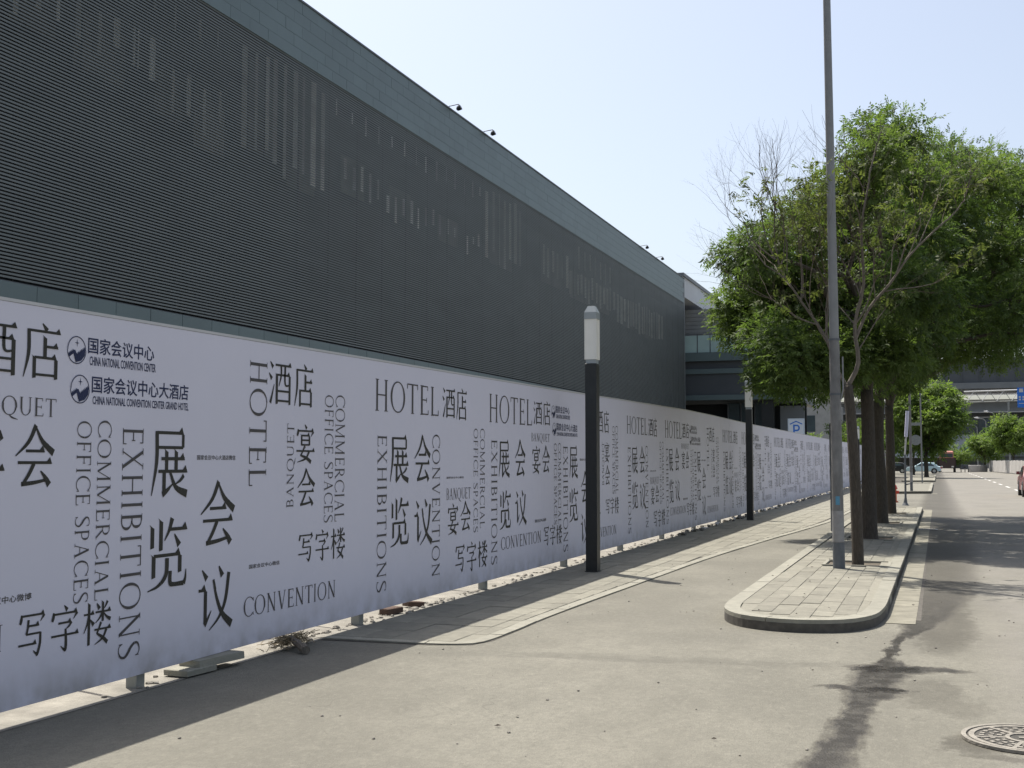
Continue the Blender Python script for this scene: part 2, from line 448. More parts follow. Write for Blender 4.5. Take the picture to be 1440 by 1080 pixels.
# pavement bed with individual pavers and pale edging stones
bed = [(-5.24, 9.46)] + [(x, y) for y, x in EDGE] + [(-4.77, 130), (-4.85, 87), (-5.1, 64), (-5.24, 36)]
pavement = sheet('pavement', bed, 0.002, M['joint'])
edge_path = smooth_path([(-5.24, 9.50), (-4.6, 9.51), (-4.2, 9.53), (-3.95, 9.60), (-3.8, 9.80), (-3.77, 10.6), (-3.78, 11.8), (-3.68, 15.5), (-3.55, 19.6), (-3.27, 24), (-2.82, 30), (-2.62, 36), (-2.45, 60)], 10)
def stones_along(path, L_, width, z0, z1, name, m, parent, gap=0.011, side=1, far=1e9, chamfer=0.0):
    """cut a path into stones of length L_, each its own object"""
    acc = [0]
    for a, b in zip(path, path[1:]): acc.append(acc[-1] + (b - a).length)
    def at(s):
        s = max(0, min(acc[-1], s))
        i = min(max(np.searchsorted(acc, s) - 1, 0), len(path) - 2)
        t = (s - acc[i]) / max(1e-9, acc[i+1]-acc[i])
        p = path[i].lerp(path[i+1], t); d = (path[i+1]-path[i]).normalized()
        return p, Vector((-d.y, d.x)) * side
    s = 0; far_mb = MB(); n_far = 0
    while s < acc[-1] - 0.05:
        e = min(s + L_, acc[-1]); k = max(1, int((e - s) / 0.14)) if (at(s)[1] - at(e)[1]).length > 0.03 else 1
        o, i = [], []
        for j in range(k + 1):
            p, nrm = at(s + gap/2 + (e - s - gap) * j / k)
            o.append((p.x, p.y)); q = p.to_2d() + nrm * width; i.append((q.x, q.y))
        dz = random.uniform(-0.0025, 0.0025)
        mb = MB()
        n = len(o); c = chamfer
        for j in range(n - 1):
            a, b, cc, d = o[j], o[j+1], i[j+1], i[j]
            mb.prism([a, b, cc, d] if side > 0 else [d, cc, b, a], z0, z1 + dz)
        if at(s)[0].y > far: 
            far_mb.v += []; base = len(far_mb.v); far_mb.v += mb.v; far_mb.f += [tuple(base + q for q in f) for f in mb.f]; n_far += 1
        else: mb.build(name, m, parent)
        s = e
    if n_far: far_mb.build(name, m, parent, kind='stuff')
stones_along(edge_path, 0.99, 0.13, 0.004, 0.016, 'edging_stone', M['kerb'], pavement, far=45)

random.seed(11)
pm = MB().box(-.147, .147, -.246, .246, -0.03, 0, 0.004).mesh('paver', M['paver'])
count = 0; farp = MB()
y = 9.66; row = 0
while y < 75:
    xr = interp(y + .25, EDGE) - 0.15
    xl = interp(y, WALLX) + 0.05
    x = xl
    off = 0.15 * (row % 2)
    yy = y + 0.25
    while x + .30 <= xr + 0.28:
        w = min(.30, xr - x)
        if w > 0.06:
            cx = x + w/2; z = 0.014 + random.uniform(-.003, .003)
            if count < 290 and y < 30:
                o = inst('paver', pm, pavement, (cx, yy, z)); o.scale.x = w/.30
                o.rotation_euler = (random.uniform(-.004, .004), random.uniform(-.006, .006), 0); count += 1
            else: farp.box(cx - w/2 + .004, cx + w/2 - .004, yy - .246, yy + .246, 0.004, z)
        x += .30
    y += .50; row += 1
farp.build('paver', M['paver'], pavement, kind='stuff')

# ------------------------------------------------------------------ kerbed islands
def island(outline, name_y, pits, first):
    path = [Vector(p) for p in outline]
    bedpts = [(p.x, p.y) for p in path]
    isl = MB().prism(bedpts[:-1] if (path[0]-path[-1]).length < .01 else bedpts, -0.01, 0.086).build('traffic_island', M['joint'], kind='structure')
    return isl
arc = smooth_path([(-2.12, 13.2), (-2.11, 12.5), (-2.03, 11.95), (-1.80, 11.55), (-1.45, 11.38), (-1.1, 11.40), (-.80, 11.58), (-.60, 12.0), (-.535, 12.6), (-.52, 13.2)], 5)
right_side = [(-.52, 14), (-.50, 20), (-.48, 30), (-.46, 38), (-.46, 40.6)]
left_side = [(-2.16, 40.6), (-2.17, 30), (-2.15, 21), (-2.13, 16)]
out1 = arc + [Vector(p) for p in right_side] + [Vector(p) for p in left_side] + [arc[0].copy()]
isl = MB().prism([(p.x, p.y) for p in out1[:-1]], -0.01, 0.084).build('traffic_island', M['joint'], kind='structure')
kerb_path = [Vector(p) for p in left_side[-1:]] + arc + [Vector(p) for p in right_side]
stones_along(kerb_path, 1.2, 0.16, -0.008, 0.122, 'kerb_stone', M['kerb'], isl, side=1, far=60)
stones_along([Vector(p) for p in [(-2.13, 15.99), (-2.15, 21), (-2.17, 30), (-2.16, 40.6)]], 1.2, 0.15, -0.008, 0.118, 'kerb_stone', M['kerb'], isl, side=-1, far=60)
stones_along([Vector((-2.0, 40.6)), Vector((-.64, 40.6))], 1.2, 0.15, -0.008, 0.120, 'kerb_stone', M['kerb'], isl, side=-1)
PITS = [(-1.12, 17.95, .42, .38), (-1.25, 23.9, .42, .45), (-1.29, 30.0, .42, .45), (-1.27, 35.5, .42, .45)]
bm_ = MB().box(-.098, .098, -.198, .198, -0.03, 0, 0.003).mesh('paver', M['paver'])
def pt_in(x, y, poly):
    c = False
    for i in range(len(poly)):
        a, b = poly[i], poly[i-1]
        if (a[1] > y) != (b[1] > y) and x < (b[0]-a[0])*(y-a[1])/(b[1]-a[1])+a[0]: c = not c
    return c
op = [(p.x, p.y) for p in out1[:-1]]
count = 0; farp = MB()
for j in range(0, 74):
    for i in range(9):
        x = -1.97 + .1 + i*.2; y = 11.35 + .2 + j*.4 + (.2 if i % 2 else 0)
        # keep inside the kerb ring: test the four corners against the outline shrunk by the kerb width
        ok = True
        for dx in (-.1, .1):
            for dy in (-.2, .2):
                if not pt_in(x + dx*.9, y + dy*.9, op): ok = False
        if not ok or y > 40.3: continue
        if x + .1 > -.655 or x - .1 < -1.99: continue
        dmin = min((Vector((x + ddx, y + ddy)) - p.to_2d()).length for p in arc for ddx in (-.07, .07) for ddy in (-.16, .16))
        if dmin < 0.165 and y < 13: continue
        if any(abs(x-px) < hx + .08 and abs(y-py) < hy + .18 for px, py, hx, hy in PITS): continue
        z = 0.117 + random.uniform(-.003, .003)
        if count < 300: inst('paver', bm_, isl, (x, y, z)).rotation_euler = (random.uniform(-.006, .006), random.uniform(-.012, .012), random.uniform(-.01, .01)); count += 1
        else: farp.box(x-.097, x+.097, y-.197, y+.197, 0.09, z)
farp.build('paver', M['paver'], isl, kind='stuff')
# mortar infill round the curved end and the verge between pavers and kerb
inner = []
def inset(path, d):
    out = []
    for i, p in enumerate(path):
        a = path[max(i-1, 0)]; b = path[min(i+1, len(path)-1)]; t = (b-a).normalized()
        out.append(p + Vector((-t.y, t.x))*d)
    return out
inn = inset(arc, 0.168)
MB().prism([(p.x, p.y) for p in inn], 0.09, 0.111).build('mortar_infill', M['paver'], isl)
MB().box(-.80, -.63, 13.2, 40.4, .09, .1125).build('mortar_joint', M['paver'], isl)
for px, py, hx, hy in PITS:
    MB().box(px-hx, px+hx, py-hy, py+hy, 0.085, 0.096).build('soil_bed', M['soil'], isl)
    for a in ((px-hx-.05, px-hx, py-hy-.05, py+hy+.05), (px+hx, px+hx+.05, py-hy-.05, py+hy+.05), (px-hx, px+hx, py-hy-.05, py-hy), (px-hx, px+hx, py+hy, py+hy+.05)):
        MB().box(*a, 0.085, 0.125).build('pit_edging', M['kerb'], isl)

out2 = [(-3.3, 60.6), (-.28, 62.3), (-.26, 70), (-.25, 86), (-3.2, 86)]
isl2 = MB().prism(out2, -.01, .10).build('traffic_island', M['paver'], kind='structure')
stones_along([Vector(p) for p in out2], 1.2, .16, -.008, .125, 'kerb_stone', M['kerb'], isl2, side=1)
out3 = [(-2.6, 97), (-.15, 98), (-.1, 135), (-2.4, 135)]
isl3 = MB().prism(out3, -.01, .10).build('traffic_island', M['paver'], kind='structure')
stones_along([Vector(p) for p in out3], 1.2, .16, -.008, .125, 'kerb_stone', M['kerb'], isl3, side=1)

# gutter slabs beside the islands, each its own piece
gut = MB().box(-.5, -.18, 12.6, 41, -.006, .003).build('gutter', M['joint'], kind='structure')
y = 12.3; k = 0
while y < 62:
    x0 = interp(y, [(12, -.515), (20, -.49), (41, -.45), (42, -.44), (62, -.27)])
    if y < 41 or y > 61:
        a, b = y + .004, y + .496
        MB().prism([(x0 + .004, a), (x0 + .285, a), (x0 + .285, b), (x0 + .004, b)], -.002, 0.007 + random.uniform(-.002, .002)).build('gutter_slab', M['gutter'], gut)
    y += .5
# iron drain grate in the gutter
dg = empty('drain_grate', (-.17, 29.4, .004), label='small iron drain grate in the gutter beside the long kerbed island')
tag(dg, cat='drain grate')
MB().box(-.30, .16, -.25, .25, 0, .006).build('frame', M['black'], dg)
for i in range(7):
    MB().box(-.25 + i*.055, -.225 + i*.055, -.2, .2, .006, .022).build('bar', M['iron'], dg)

# ------------------------------------------------------------------ convention hall
BX = -28.0
hall = empty('convention_hall', (BX, 70, 0), label='huge dark exhibition hall clad in fine horizontal louvres behind the printed hoarding', cat='building')
def hb(mb, name, m, **k):
    mb.v = [(x - BX, y - 70, z) for x, y, z in mb.v]
    return mb.build(name, m, hall, **k)
Y0B, Y1B = -12.0, 138.4
hb(MB().box(BX-30, BX-1.6, Y0B, Y1B-.1, -.3, 22.6), 'core_wall', M['dark'])
hb(MB().box(BX-30, BX-.02, Y1B-.1, Y1B+.25, -.3, 23.3), 'end_wall', M['midgrey'])
hb(MB().box(BX-1.6, BX-.35, Y0B, Y1B-.1, 20.0, 20.5), 'soffit', M['dark'])
mb = MB(); z = 7.5; pitch = .122
while z < 20.44:
    mb.box(BX-.05, BX, Y0B, Y1B-.02, z, z + .066); z += pitch
hb(mb, 'louvre_screen', M['louvre'], kind='stuff')
mb = MB()
y = Y0B
while y < Y1B:
    mb.box(BX-.13, BX-.06, y, y + .05, 7.45, 20.5); y += 3.0
hb(mb, 'mullion', M['dark'], kind='stuff')
# blinds behind the louvres; daylight reaching them is put into their pale colour
random.seed(5)
def strips(ya, yb, za, zb, step, w, jz=1.0, z_top=0.4):
    y = ya
    while y < yb:
        z0 = za + random.uniform(-jz, jz); z1 = zb - random.uniform(0, z_top)
        if z1 > z0 + .3: 
            w_ = w * random.uniform(.45, 1.15)
            b = MB().box(-.012, .012, -w_/2, w_/2, z0, z1)
            b.build('hanging_blind', M['beige'], hall, loc=(-.24, y - 70, 0))
        y += step * random.uniform(.85, 1.15)
strips(43.6, 51.2, 15.2, 20.2, .85, .40, .5)
strips(73.2, 80.0, 15.6, 20.2, 1.15, .5, .5)
strips(85.5, 92.0, 16.2, 18.6, 1.2, .7, .4)
strips(92.5, 107.0, 15.6, 17.8, 1.2, .7, .3)
strips(95.0, 106.0, 18.2, 20.0, 1.6, .35, .4)
strips(108.0, 128.0, 14.9, 17.8, 1.2, .75, .3)
for ya, yb, za, zb in ((30, 38, 16.4, 18.2), (38.5, 42.5, 15.6, 17.4), (53, 57, 15.6, 17.3), (58, 66, 15.4, 16.9), (66.5, 72, 15.4, 16.7)):
    strips(ya, yb, za, zb, 1.0, .3, .5, .6)
for ya, yb in ((24, 42), (52, 72)):
    strips(ya, yb, 19.0, 20.0, 1.5, .16, .3, .3)
for y, w_, z0, z1 in ((31, 2.2, 16.2, 18.0), (34.4, 2.8, 15.6, 17.6), (38.6, 2.0, 15.2, 17.0), (41.3, 2.2, 14.6, 16.8), (45.5, 2.4, 15.4, 19.6), (48.9, 2.6, 14.6, 19.2),
                      (54.2, 2.6, 15.4, 17.4), (60, 2.8, 15.5, 17.0), (67, 3.2, 15.2, 16.8), (76.5, 4.5, 15.2, 19.4), (88, 5.0, 15.6, 18.0), (96, 6.0, 15.3, 17.6), (103, 5.0, 15.2, 17.7), (112, 6, 14.8, 17.4), (120, 6, 14.6, 17.0)):
    MB().box(-.012, .012, -w_/2, w_/2, z0, z1).build('dim_light_panel', M['dimblind'], hall, loc=(-.45, y - 70, 0))  # flat wide panels; the dim light inside is put into their colour
# parapet and base cladding panels, each its own piece
ph = (23.42 - 20.5) / 5; PL = 1.5
ppm = MB().box(0, .05, .006, PL - .006, .006, ph - .006, 0).mesh('cladding_panel', M['panelgrey'])
hb(MB().box(BX-.6, BX+.0, Y0B, Y1B-.1, 20.5, 23.38), 'parapet', M['darkgrey'])
far = MB(); n = 0
for j in range(int((Y1B - Y0B) / PL)):
    y = Y0B + j*PL + (PL*.0)
    for i in range(5):
        yy = y + (PL/2 if i % 2 else 0)
        if yy + PL > Y1B: continue
        if 36 < yy and n < 220:
            o = inst('cladding_panel', ppm, hall, (random.uniform(.002, .01), yy - 70, 20.5 + i*ph)); n += 1
        else:
            far.box(BX+.004, BX+.055, yy+.006, yy+PL-.006, 20.5+i*ph+.006, 20.5+(i+1)*ph-.006)
far2 = far
hb(far2, 'cladding_panel', M['panelgrey'], kind='stuff')
hb(MB().box(BX-.65, BX+.10, Y0B, Y1B-.1, 23.42, 23.52), 'coping', M['darkgrey'])
hb(MB().box(BX-1.2, BX+.0, Y0B, Y1B-.1, -.2, 7.42), 'plinth_wall', M['darkgrey'])
bpm = MB().box(0, .05, .012, 2.0 - .012, 0.012, 1.18).mesh('cladding_panel', M['panelgrey'])
far = MB()
for j in range(75):
    yy = -11 + 2.0*j
    for i, zz in enumerate((6.2, 5.0)):
        if n < 300 and 24 < yy < 60: inst('cladding_panel', bpm, hall, (random.uniform(.002, .012), yy - 70 + i*1.0, zz)); n += 1
        elif yy < 134: far.box(BX+.004, BX+.054, yy+i+.012, yy+i+1.988, zz+.012, zz+1.18)
hb(far, 'cladding_panel', M['panelgrey'], kind='stuff')
# spotlights on arms over the parapet
def spotlight(y, where):
    t = empty('roof_spotlight', (BX - .1, y, 23.52), label='black spotlight on a short arm over the hall roof edge, ' + where, cat='spotlight', group='spotlights along the roof edge')
    MB().tube([(-.25, 0, 0), (-.25, 0, .22), (-.1, 0, .3), (.5, 0, .36)], .03, 6).build('arm', M['black'], t)
    h = MB().tube([(.5, 0, .36), (.54, 0, .14)], .025, 6)
    h.tube([(.40, 0, .0), (.48, .0, .08), (.66, 0, .17)], [.08, .15, .18], 10)
    h.build('lamp_head', M['black'], t, smooth=False)
spotlight(66.6, 'nearest of the four'); spotlight(72.6, 'second of the near pair')
spotlight(117.4, 'third from the near end'); spotlight(124.6, 'nearest the far corner')

# ------------------------------------------------------------------ far wing of the hall with terrace
wing = empty('terrace_wing', (-20, 143, 0), label='grey wing with a glass terrace railing beyond the end of the louvred hall', cat='building')
def wb(mb, name, m, **k):
    mb.v = [(x + 20, y - 143, z) for x, y, z in mb.v]
    return mb.build(name, m, wing, **k)
wb(MB().box(-60, -28.3, 138.8, 168, 21.5, 23.9), 'roof_slab', M['whiteroof'])
wb(MB().box(-60, -28.1, 138.7, 168.2, 23.9, 24.3), 'roof_edge', M['midgrey'])
zz = 17.35; mb = MB()
while zz < 20.4:
    wb(MB().box(-45.0, -15, 147.0, 147.12, zz, zz+.46), 'wall_board', M['conc']); zz += .5
wb(MB().box(-45.0, -15, 147.12, 160, 8.8, 20.5), 'upper_wall', M['midgrey'])
x = -29.0; i = 0
wb(MB().box(-45.3, -15, 143.4, 147.0, 14.3, 14.9), 'terrace_floor', M['conc'])
while x < -16:
    wb(MB().box(x+.05, x+1.50, 143.3, 143.33, 15.0, 17.1), 'glass_pane', M['glassg'])
    wb(MB().box(x-.03, x+.03, 143.27, 143.36, 14.9, 17.2), 'railing_post', M['darkgrey']); x += 1.58
wb(MB().box(-45.3, -15, 143.25, 143.38, 17.2, 17.28), 'handrail', M['darkgrey'])
wb(MB().box(-45.3, -15, 143.0, 143.4, 13.9, 14.95), 'fascia', M['panelgrey'])
wb(MB().box(-45.4, -15, 143.6, 147, 13.0, 13.9), 'shadow_gap', M['darkgrey'])
wb(MB().box(-45.2, -15, 143.2, 143.8, 12.35, 12.95), 'upper_beam', M['panelgrey'])
wb(MB().box(-45.2, -15, 143.5, 147, 9.75, 12.35), 'beam_wall', M['darkgrey'])
wb(MB().box(-45.2, -15, 143.1, 143.8, 9.1, 9.72), 'lower_beam', M['panelgrey'])
wb(MB().box(-45.2, -15, 149, 149.4, 0, 9.1), 'recessed_wall', M['dark'])
for i, x in enumerate((-24.2, -22.6, -20.9)):
    wb(MB().box(x, x+1.35, 146.5, 146.6, 0, 8.8), 'window_pane', M['windark'])
    wb(MB().box(x-.12, x-.02, 146.4, 146.7, 0, 8.8), 'window_mullion', M['midgrey'])
wb(MB().box(-19.8, -18.4, 143.9, 145.2, 0, 9.1), 'column', M['black'])
wb(MB().box(-17.9, -15, 146.5, 146.8, 0, 8.4), 'lower_wall', M['midgrey'])

# ------------------------------------------------------------------ far buildings closing the street
fb = empty('bridge_building', (12, 300, 0), label='long dark grey building bridging over the street far behind the trees', cat='building')
def fbm(mb, name, m):
    mb.v = [(x - 12, y - 300, z) for x, y, z in mb.v]; return mb.build(name, m, fb)
fbm(MB().box(-30, 70, 300, 330, 20.3, 26.2), 'wall', M['darkgrey'])
fbm(MB().box(-30, 70, 299, 330, 18.9, 20.3), 'soffit_band', M['midgrey'])
for x in (-28, 60): fbm(MB().box(x, x+3, 305, 310, 0, 18.9), 'column', M['conc'])
x = -30
while x < 70: fbm(MB().box(x, x+.25, 299.8, 300, 20.5, 26.1), 'wall_rib', M['darkgrey']); x += 4
fc = empty('glass_station', (10, 315, 0), label='low glass building under two white roof bands at the far end of the street', cat='building')
def fcm(mb, name, m):
    mb.v = [(x - 10, y - 315, z) for x, y, z in mb.v]; return mb.build(name, m, fc)
sl_ = MB()
sl_.v = [(-45,308,13.7),(60,308,13.7),(60,314,17.0),(-45,314,17.0),(-45,308,13.5),(60,308,13.5),(60,314,16.8),(-45,314,16.8)]
sl_.f = [(0,1,2,3),(7,6,5,4),(0,4,5,1),(1,5,6,2),(2,6,7,3),(3,7,4,0)]
fcm(sl_, 'white_roof_band', M['whiteroof'])
fcm(MB().box(-45, 60, 312.4, 340, 16.4, 16.9), 'roof', M['whiteroof'])
fcm(MB().box(-45, 60, 313, 340, 8.3, 13.7), 'dark_storey', M['darkgrey'])
x = -44
while x < 60:
    fcm(MB().box(x, x+2.6, 312.8, 312.95, 8.6, 12.2), 'window_pane', M['windark']); x += 3
for x in range(-44, 60, 6): fcm(MB().box(x, x+3.2, 312.6, 312.75, 12.4, 12.65), 'light_strip', M['whiteroof'])
sl_ = MB()
sl_.v = [(-45,302,2.8),(14.5,302,2.8),(14.5,311,8.2),(-45,311,8.2),(-45,302,2.5),(14.5,302,2.5),(14.5,311,7.9),(-45,311,7.9)]
sl_.f = [(0,1,2,3),(7,6,5,4),(0,4,5,1),(1,5,6,2),(2,6,7,3),(3,7,4,0)]
fcm(sl_, 'lower_white_band', M['whiteroof'])
fcm(MB().box(14.5, 60, 312, 312.6, 2.8, 8.2), 'lower_grey_band', M['conc'])
fcm(MB().box(-45, 60, 313, 313.5, 0, 2.8), 'ground_wall', M['conc'])
hb2 = empty('grey_blocks', (-60, 200, 0), label='plain grey office block far behind the hoarding on the left of the street', cat='building')
MB().box(-20, 40, 60, 80, 0, 14).build('wall', M['conc'], hb2)
for i in range(12): MB().box(-18 + i*4.6, -15 + i*4.6, 59.9, 60.0, 8, 11.5).build('window', M['windark'], hb2)

# ------------------------------------------------------------------ printed hoarding
hoard = empty('printed_hoarding', (-5.3, 8, 0), label='long pale lilac hoarding printed with Chinese and English words, standing along the pavement', cat='hoarding')
HP = Vector((-5.3, 8, 0))
def wx(Y): return interp(Y, WALLX)
knots = sorted(set([-8 + 3.42*i for i in range(41)] + [36, 64, 87, 126]))
knots = [k for i, k in enumerate(knots) if i == 0 or k - knots[i-1] > .5 or k in (36, 64, 87, 126)]
for a, b in zip(knots, knots[1:]):
    xa, xb, ta, tb, ba, bb = wx(a), wx(b), interp(a, WALLT), interp(b, WALLT), interp(a, WALLB), interp(b, WALLB)
    g = .0
    mb = MB(); a2, b2 = a + g, b - g
    v = [(xa, a2, ba), (xb, b2, bb), (xb, b2, tb), (xa, a2, ta), (xa-.035, a2, ba), (xb-.035, b2, bb), (xb-.035, b2, tb), (xa-.035, a2, ta)]
    mb.v = [tuple(Vector(p) - HP) for p in v]
    mb.f = [(0,1,2,3), (5,4,7,6), (3,2,6,7), (1,0,4,5), (0,3,7,4), (2,1,5,6)]
    mb.build('banner_panel', M['banner'], hoard)
    rl = MB(); v = []
    for dx in (.004, -.05):
        v += [(xa+dx, a, ta+.002), (xb+dx, b, tb+.002), (xb+dx, b, tb+.022), (xa+dx, a, ta+.022)]
    rl.v = [tuple(Vector(p) - HP) for p in v]; rl.f = [(0,1,2,3), (5,4,7,6), (3,2,6,7), (1,0,4,5), (0,3,7,4), (2,1,5,6)]
    rl.build('top_rail', M['rail'], hoard)
for i, y in enumerate([-3.2, .2, 3.6] + [7.04 + 3.4*k for k in range(36)]):
    x = wx(y)
    p = MB().box(-.045, .045, -.045, .045, -.02, interp(y, WALLT) - .01)
    p.tube([(-.05, 0, 1.7), (-1.1, 0, 0)], .02, 5)
    p.build('post', M['steelpost'], hoard, loc=tuple(Vector((x - .085, y, 0)) - HP))

# ---- lettering: brush-stroke Song characters and light roman capitals drawn as flat printed shapes
def ribbon(pts, wd, n=4):
    """variable-width stroke through 2-D points -> list of quads"""
    if len(pts) > 2:
        q = smooth_path([(p[0], p[1], w) for p, w in zip(pts, wd)], n); P = [Vector((a.x, a.y)) for a in q]; W = [a.z for a in q]
    else: P = [Vector(p) for p in pts]; W = list(wd)
    L_, R_ = [], []
    for i, p in enumerate(P):
        d = (P[min(i+1, len(P)-1)] - P[max(i-1, 0)]); d = d.normalized() if d.length > 1e-9 else Vector((1, 0))
        nn = Vector((-d.y, d.x)) * W[i] / 2; L_.append(p + nn); R_.append(p - nn)
    return [[L_[i], R_[i], R_[i+1], L_[i+1]] for i in range(len(P)-1)]
def st(kind, *a):
    """one brush stroke in a 100 x 100 box, y down; returns polygons"""
    if kind == 'h':      # thin horizontal with a triangle at its right end
        x0, y0, x1, y1 = a[:4]; t = 4.6
        return [[(x0, y0-t/2), (x0, y0+t/2), (x1, y1+t/2), (x1, y1-t/2)], [(x1-11, y1-t/2+.1), (x1+2, y1+t/2), (x1-3.5, y1-t/2-6.5)]]
    if kind == 'hp':     # plain thin horizontal
        x0, y0, x1, y1 = a[:4]; t = 4.4
        return [[(x0, y0-t/2), (x0, y0+t/2), (x1, y1+t/2), (x1, y1-t/2)]]
    if kind == 'v':
        x0, y0, x1, y1 = a[:4]; t = a[4] if len(a) > 4 else 8.6
        return [[(x0-t/2, y0), (x1-t/2, y1), (x1+t/2, y1-1.5), (x0+t/2, y0+2.5)], [(x0-t/2-3, y0-3), (x0-t/2, y0+.1), (x0+t/2+1, y0+3.5)]]
    if kind == 'c':      # corner block at the top right of a box
        x, y = a[:2]; return [[(x-9, y-2), (x+4.8, y+4), (x+1, y-6)]]
    if kind == 'p': return ribbon(a[0], a[1] if len(a) > 1 else [9, 7, 2.0][:len(a[0])] if len(a[0]) < 4 else [9, 8, 5, 1.5])
    if kind == 'n': return ribbon(a[0], a[1] if len(a) > 1 else [2.5, 7, 12.5])
    if kind == 'd': return ribbon(a[0], a[1] if len(a) > 1 else [2.5, 10.5])
    if kind == 'k': return [list(a[0])]
    return []
HAN = {
'会': [('p', [(51,2),(34,28),(4,50)]), ('n', [(50,4),(67,27),(95,45)], [3,8,12]), ('h',28,42,72,42), ('h',10,60,90,60), ('p', [(48,61),(36,78),(22,93)], [8,7,6]), ('p', [(19,93),(48,91),(78,87)], [7,6,4.5]), ('d', [(64,73),(76,84),(86,95)], [2.5,8,12])],
'议': [('d', [(12,6),(25,20)]), ('h',3,36,22,36), ('v',22,36,22,84), ('p', [(20,88),(28,80),(38,68)], [9,5,1.5]), ('d', [(58,3),(68,18)]), ('p', [(87,14),(78,55),(60,80),(33,97)]), ('n', [(43,22),(54,52),(70,76),(96,94)], [5,7,9,13])],
'展': [('h',16,8,84,8), ('v',84,8,84,30,7), ('hp',16,29,84,29), ('p', [(15,6),(15,50),(3,97)], [8.5,8,1.8]), ('h',27,45,88,45), ('v',41,33,41,62), ('v',66,33,66,62), ('h',20,63,95,63), ('v',35,63,35,93), ('p', [(31,96),(45,89),(60,80)], [9,6,1.5]), ('p', [(87,69),(78,76),(63,82)], [7,5,1.5]), ('n', [(50,64),(66,86),(96,96)], [5,8,12])],
'览': [('v',14,12,14,42), ('v',34,4,34,46), ('p', [(60,2),(53,18),(42,32)], [9,6,1.8]), ('h',55,17,95,17), ('d', [(66,24),(78,40)]), ('h',18,52,80,52), ('v',18,52,18,82), ('v',80,52,80,78), ('p', [(49,56),(47,78),(30,92),(5,98)]), ('p', [(57,74),(57,90),(66,93),(90,93)], [8,8,6,7]), ('p', [(90,94),(94,86),(95,74)], [8,5,1.5])],
'酒': [('d', [(7,6),(19,18)]), ('d', [(2,31),(14,43)]), ('p', [(8,95),(15,78),(24,54)], [9,6,1.8]), ('h',29,12,97,12), ('v',35,32,35,97), ('h',35,33,92,33), ('v',92,32,92,97), ('p', [(54,12),(54,34),(44,58)], [7,6,1.8]), ('p', [(71,12),(71,46),(76,55),(88,54)], [7,7,5,4]), ('hp',35,68,92,68), ('hp',35,89,92,89)],
'店': [('d', [(48,1),(60,13)]), ('h',14,15,94,15), ('p', [(14,13),(14,55),(2,97)], [8.5,8,1.8]), ('v',55,24,55,60), ('h',55,41,88,41), ('v',29,60,29,98), ('h',29,61,84,61), ('v',84,61,84,98), ('hp',29,91,84,91)],
'宴': [('d', [(46,0),(56,11)]), ('p', [(12,13),(11,22),(7,30)], [5,9,7]), ('h',12,17,90,17), ('p', [(90,18),(85,24),(79,31)], [9,5,1.5]), ('v',30,28,30,55,7.5), ('h',30,29,70,29), ('v',70,29,70,55,7.5), ('hp',30,41,70,41), ('hp',30,53,70,53), ('p', [(47,56),(36,70),(24,82)], [8,6,5]), ('n', [(25,80),(54,87),(80,98)], [5,8,11]), ('p', [(70,70),(50,89),(8,98)], [8,6,1.6]), ('h',4,69,96,69)],
'写': [('p', [(12,8),(11,18),(7,27)], [5,9,7]), ('h',12,11,90,11), ('p', [(90,12),(85,19),(78,26)], [9,5,1.5]), ('p', [(36,20),(34,36),(29,50)], [8,7,6]), ('h',36,33,72,33), ('hp',29,50,80,50), ('p', [(79,49),(78,72),(70,92),(64,96)], [8,8,8,6]), ('p', [(70,94),(62,91),(54,85)], [8,5,1.5]), ('h',3,71,64,71)],
'字': [('d', [(46,0),(57,11)]), ('p', [(11,13),(10,22),(6,31)], [5,9,7]), ('h',11,17,90,17), ('p', [(90,18),(85,25),(78,32)], [9,5,1.5]), ('h',27,37,70,37), ('p', [(72,37),(64,45),(53,51)], [7,5,2.5]), ('p', [(52,50),(54,75),(53,92),(48,97)], [7,8.5,8.5,6]), ('p', [(52,95),(45,92),(36,85)], [8,5,1.5]), ('h',4,63,96,63)],
'楼': [('h',3,28,38,28), ('v',21,4,21,98), ('p', [(20,31),(14,50),(3,69)], [7,5,1.6]), ('d', [(24,40),(37,53)]), ('d', [(47,6),(57,19)]), ('p', [(86,4),(80,13),(73,20)], [8,5,1.8]), ('h',43,26,97,26), ('v',69,3,69,49,7.5), ('p', [(67,28),(58,40),(43,50)], [7,5,1.6]), ('n', [(71,28),(83,39),(97,46)], [3,6,9]), ('p', [(64,50),(56,64),(49,75)], [8,6,5]), ('n', [(50,74),(70,85),(88,98)], [5,8,10]), ('p', [(84,67),(70,86),(42,98)], [8,6,1.6]), ('h',40,65,98,65)],
}
T, K_ = 4.2, 10.0    # thin and thick stroke of the roman capitals
def ser(x, y, w=20): return [[(x-w/2, y-1.3), (x-w/2, y+1.3), (x+w/2, y+1.3), (x+w/2, y-1.3)]]
def stem(x, t=K_, y0=1.5, y1=98.5, top=True, bot=True):
    r = [[(x-t/2, y0), (x-t/2, y1), (x+t/2, y1), (x+t/2, y0)]]
    if top: r += ser(x, y0)
    if bot: r += ser(x, y1)
    return r
def bar(x0, x1, y, t=T): return [[(x0, y-t/2), (x0, y+t/2), (x1, y+t/2), (x1, y-t/2)]]
def tick(x, y0, y1, t=3.4): return [[(x-t/2, y0), (x-t/2, y1), (x+t/2, y1), (x+t/2, y0)]]
def dg_(x0, y0, x1, y1, t): return [[(x0-t/2, y0), (x1-t/2, y1), (x1+t/2, y1), (x0+t/2, y0)]]
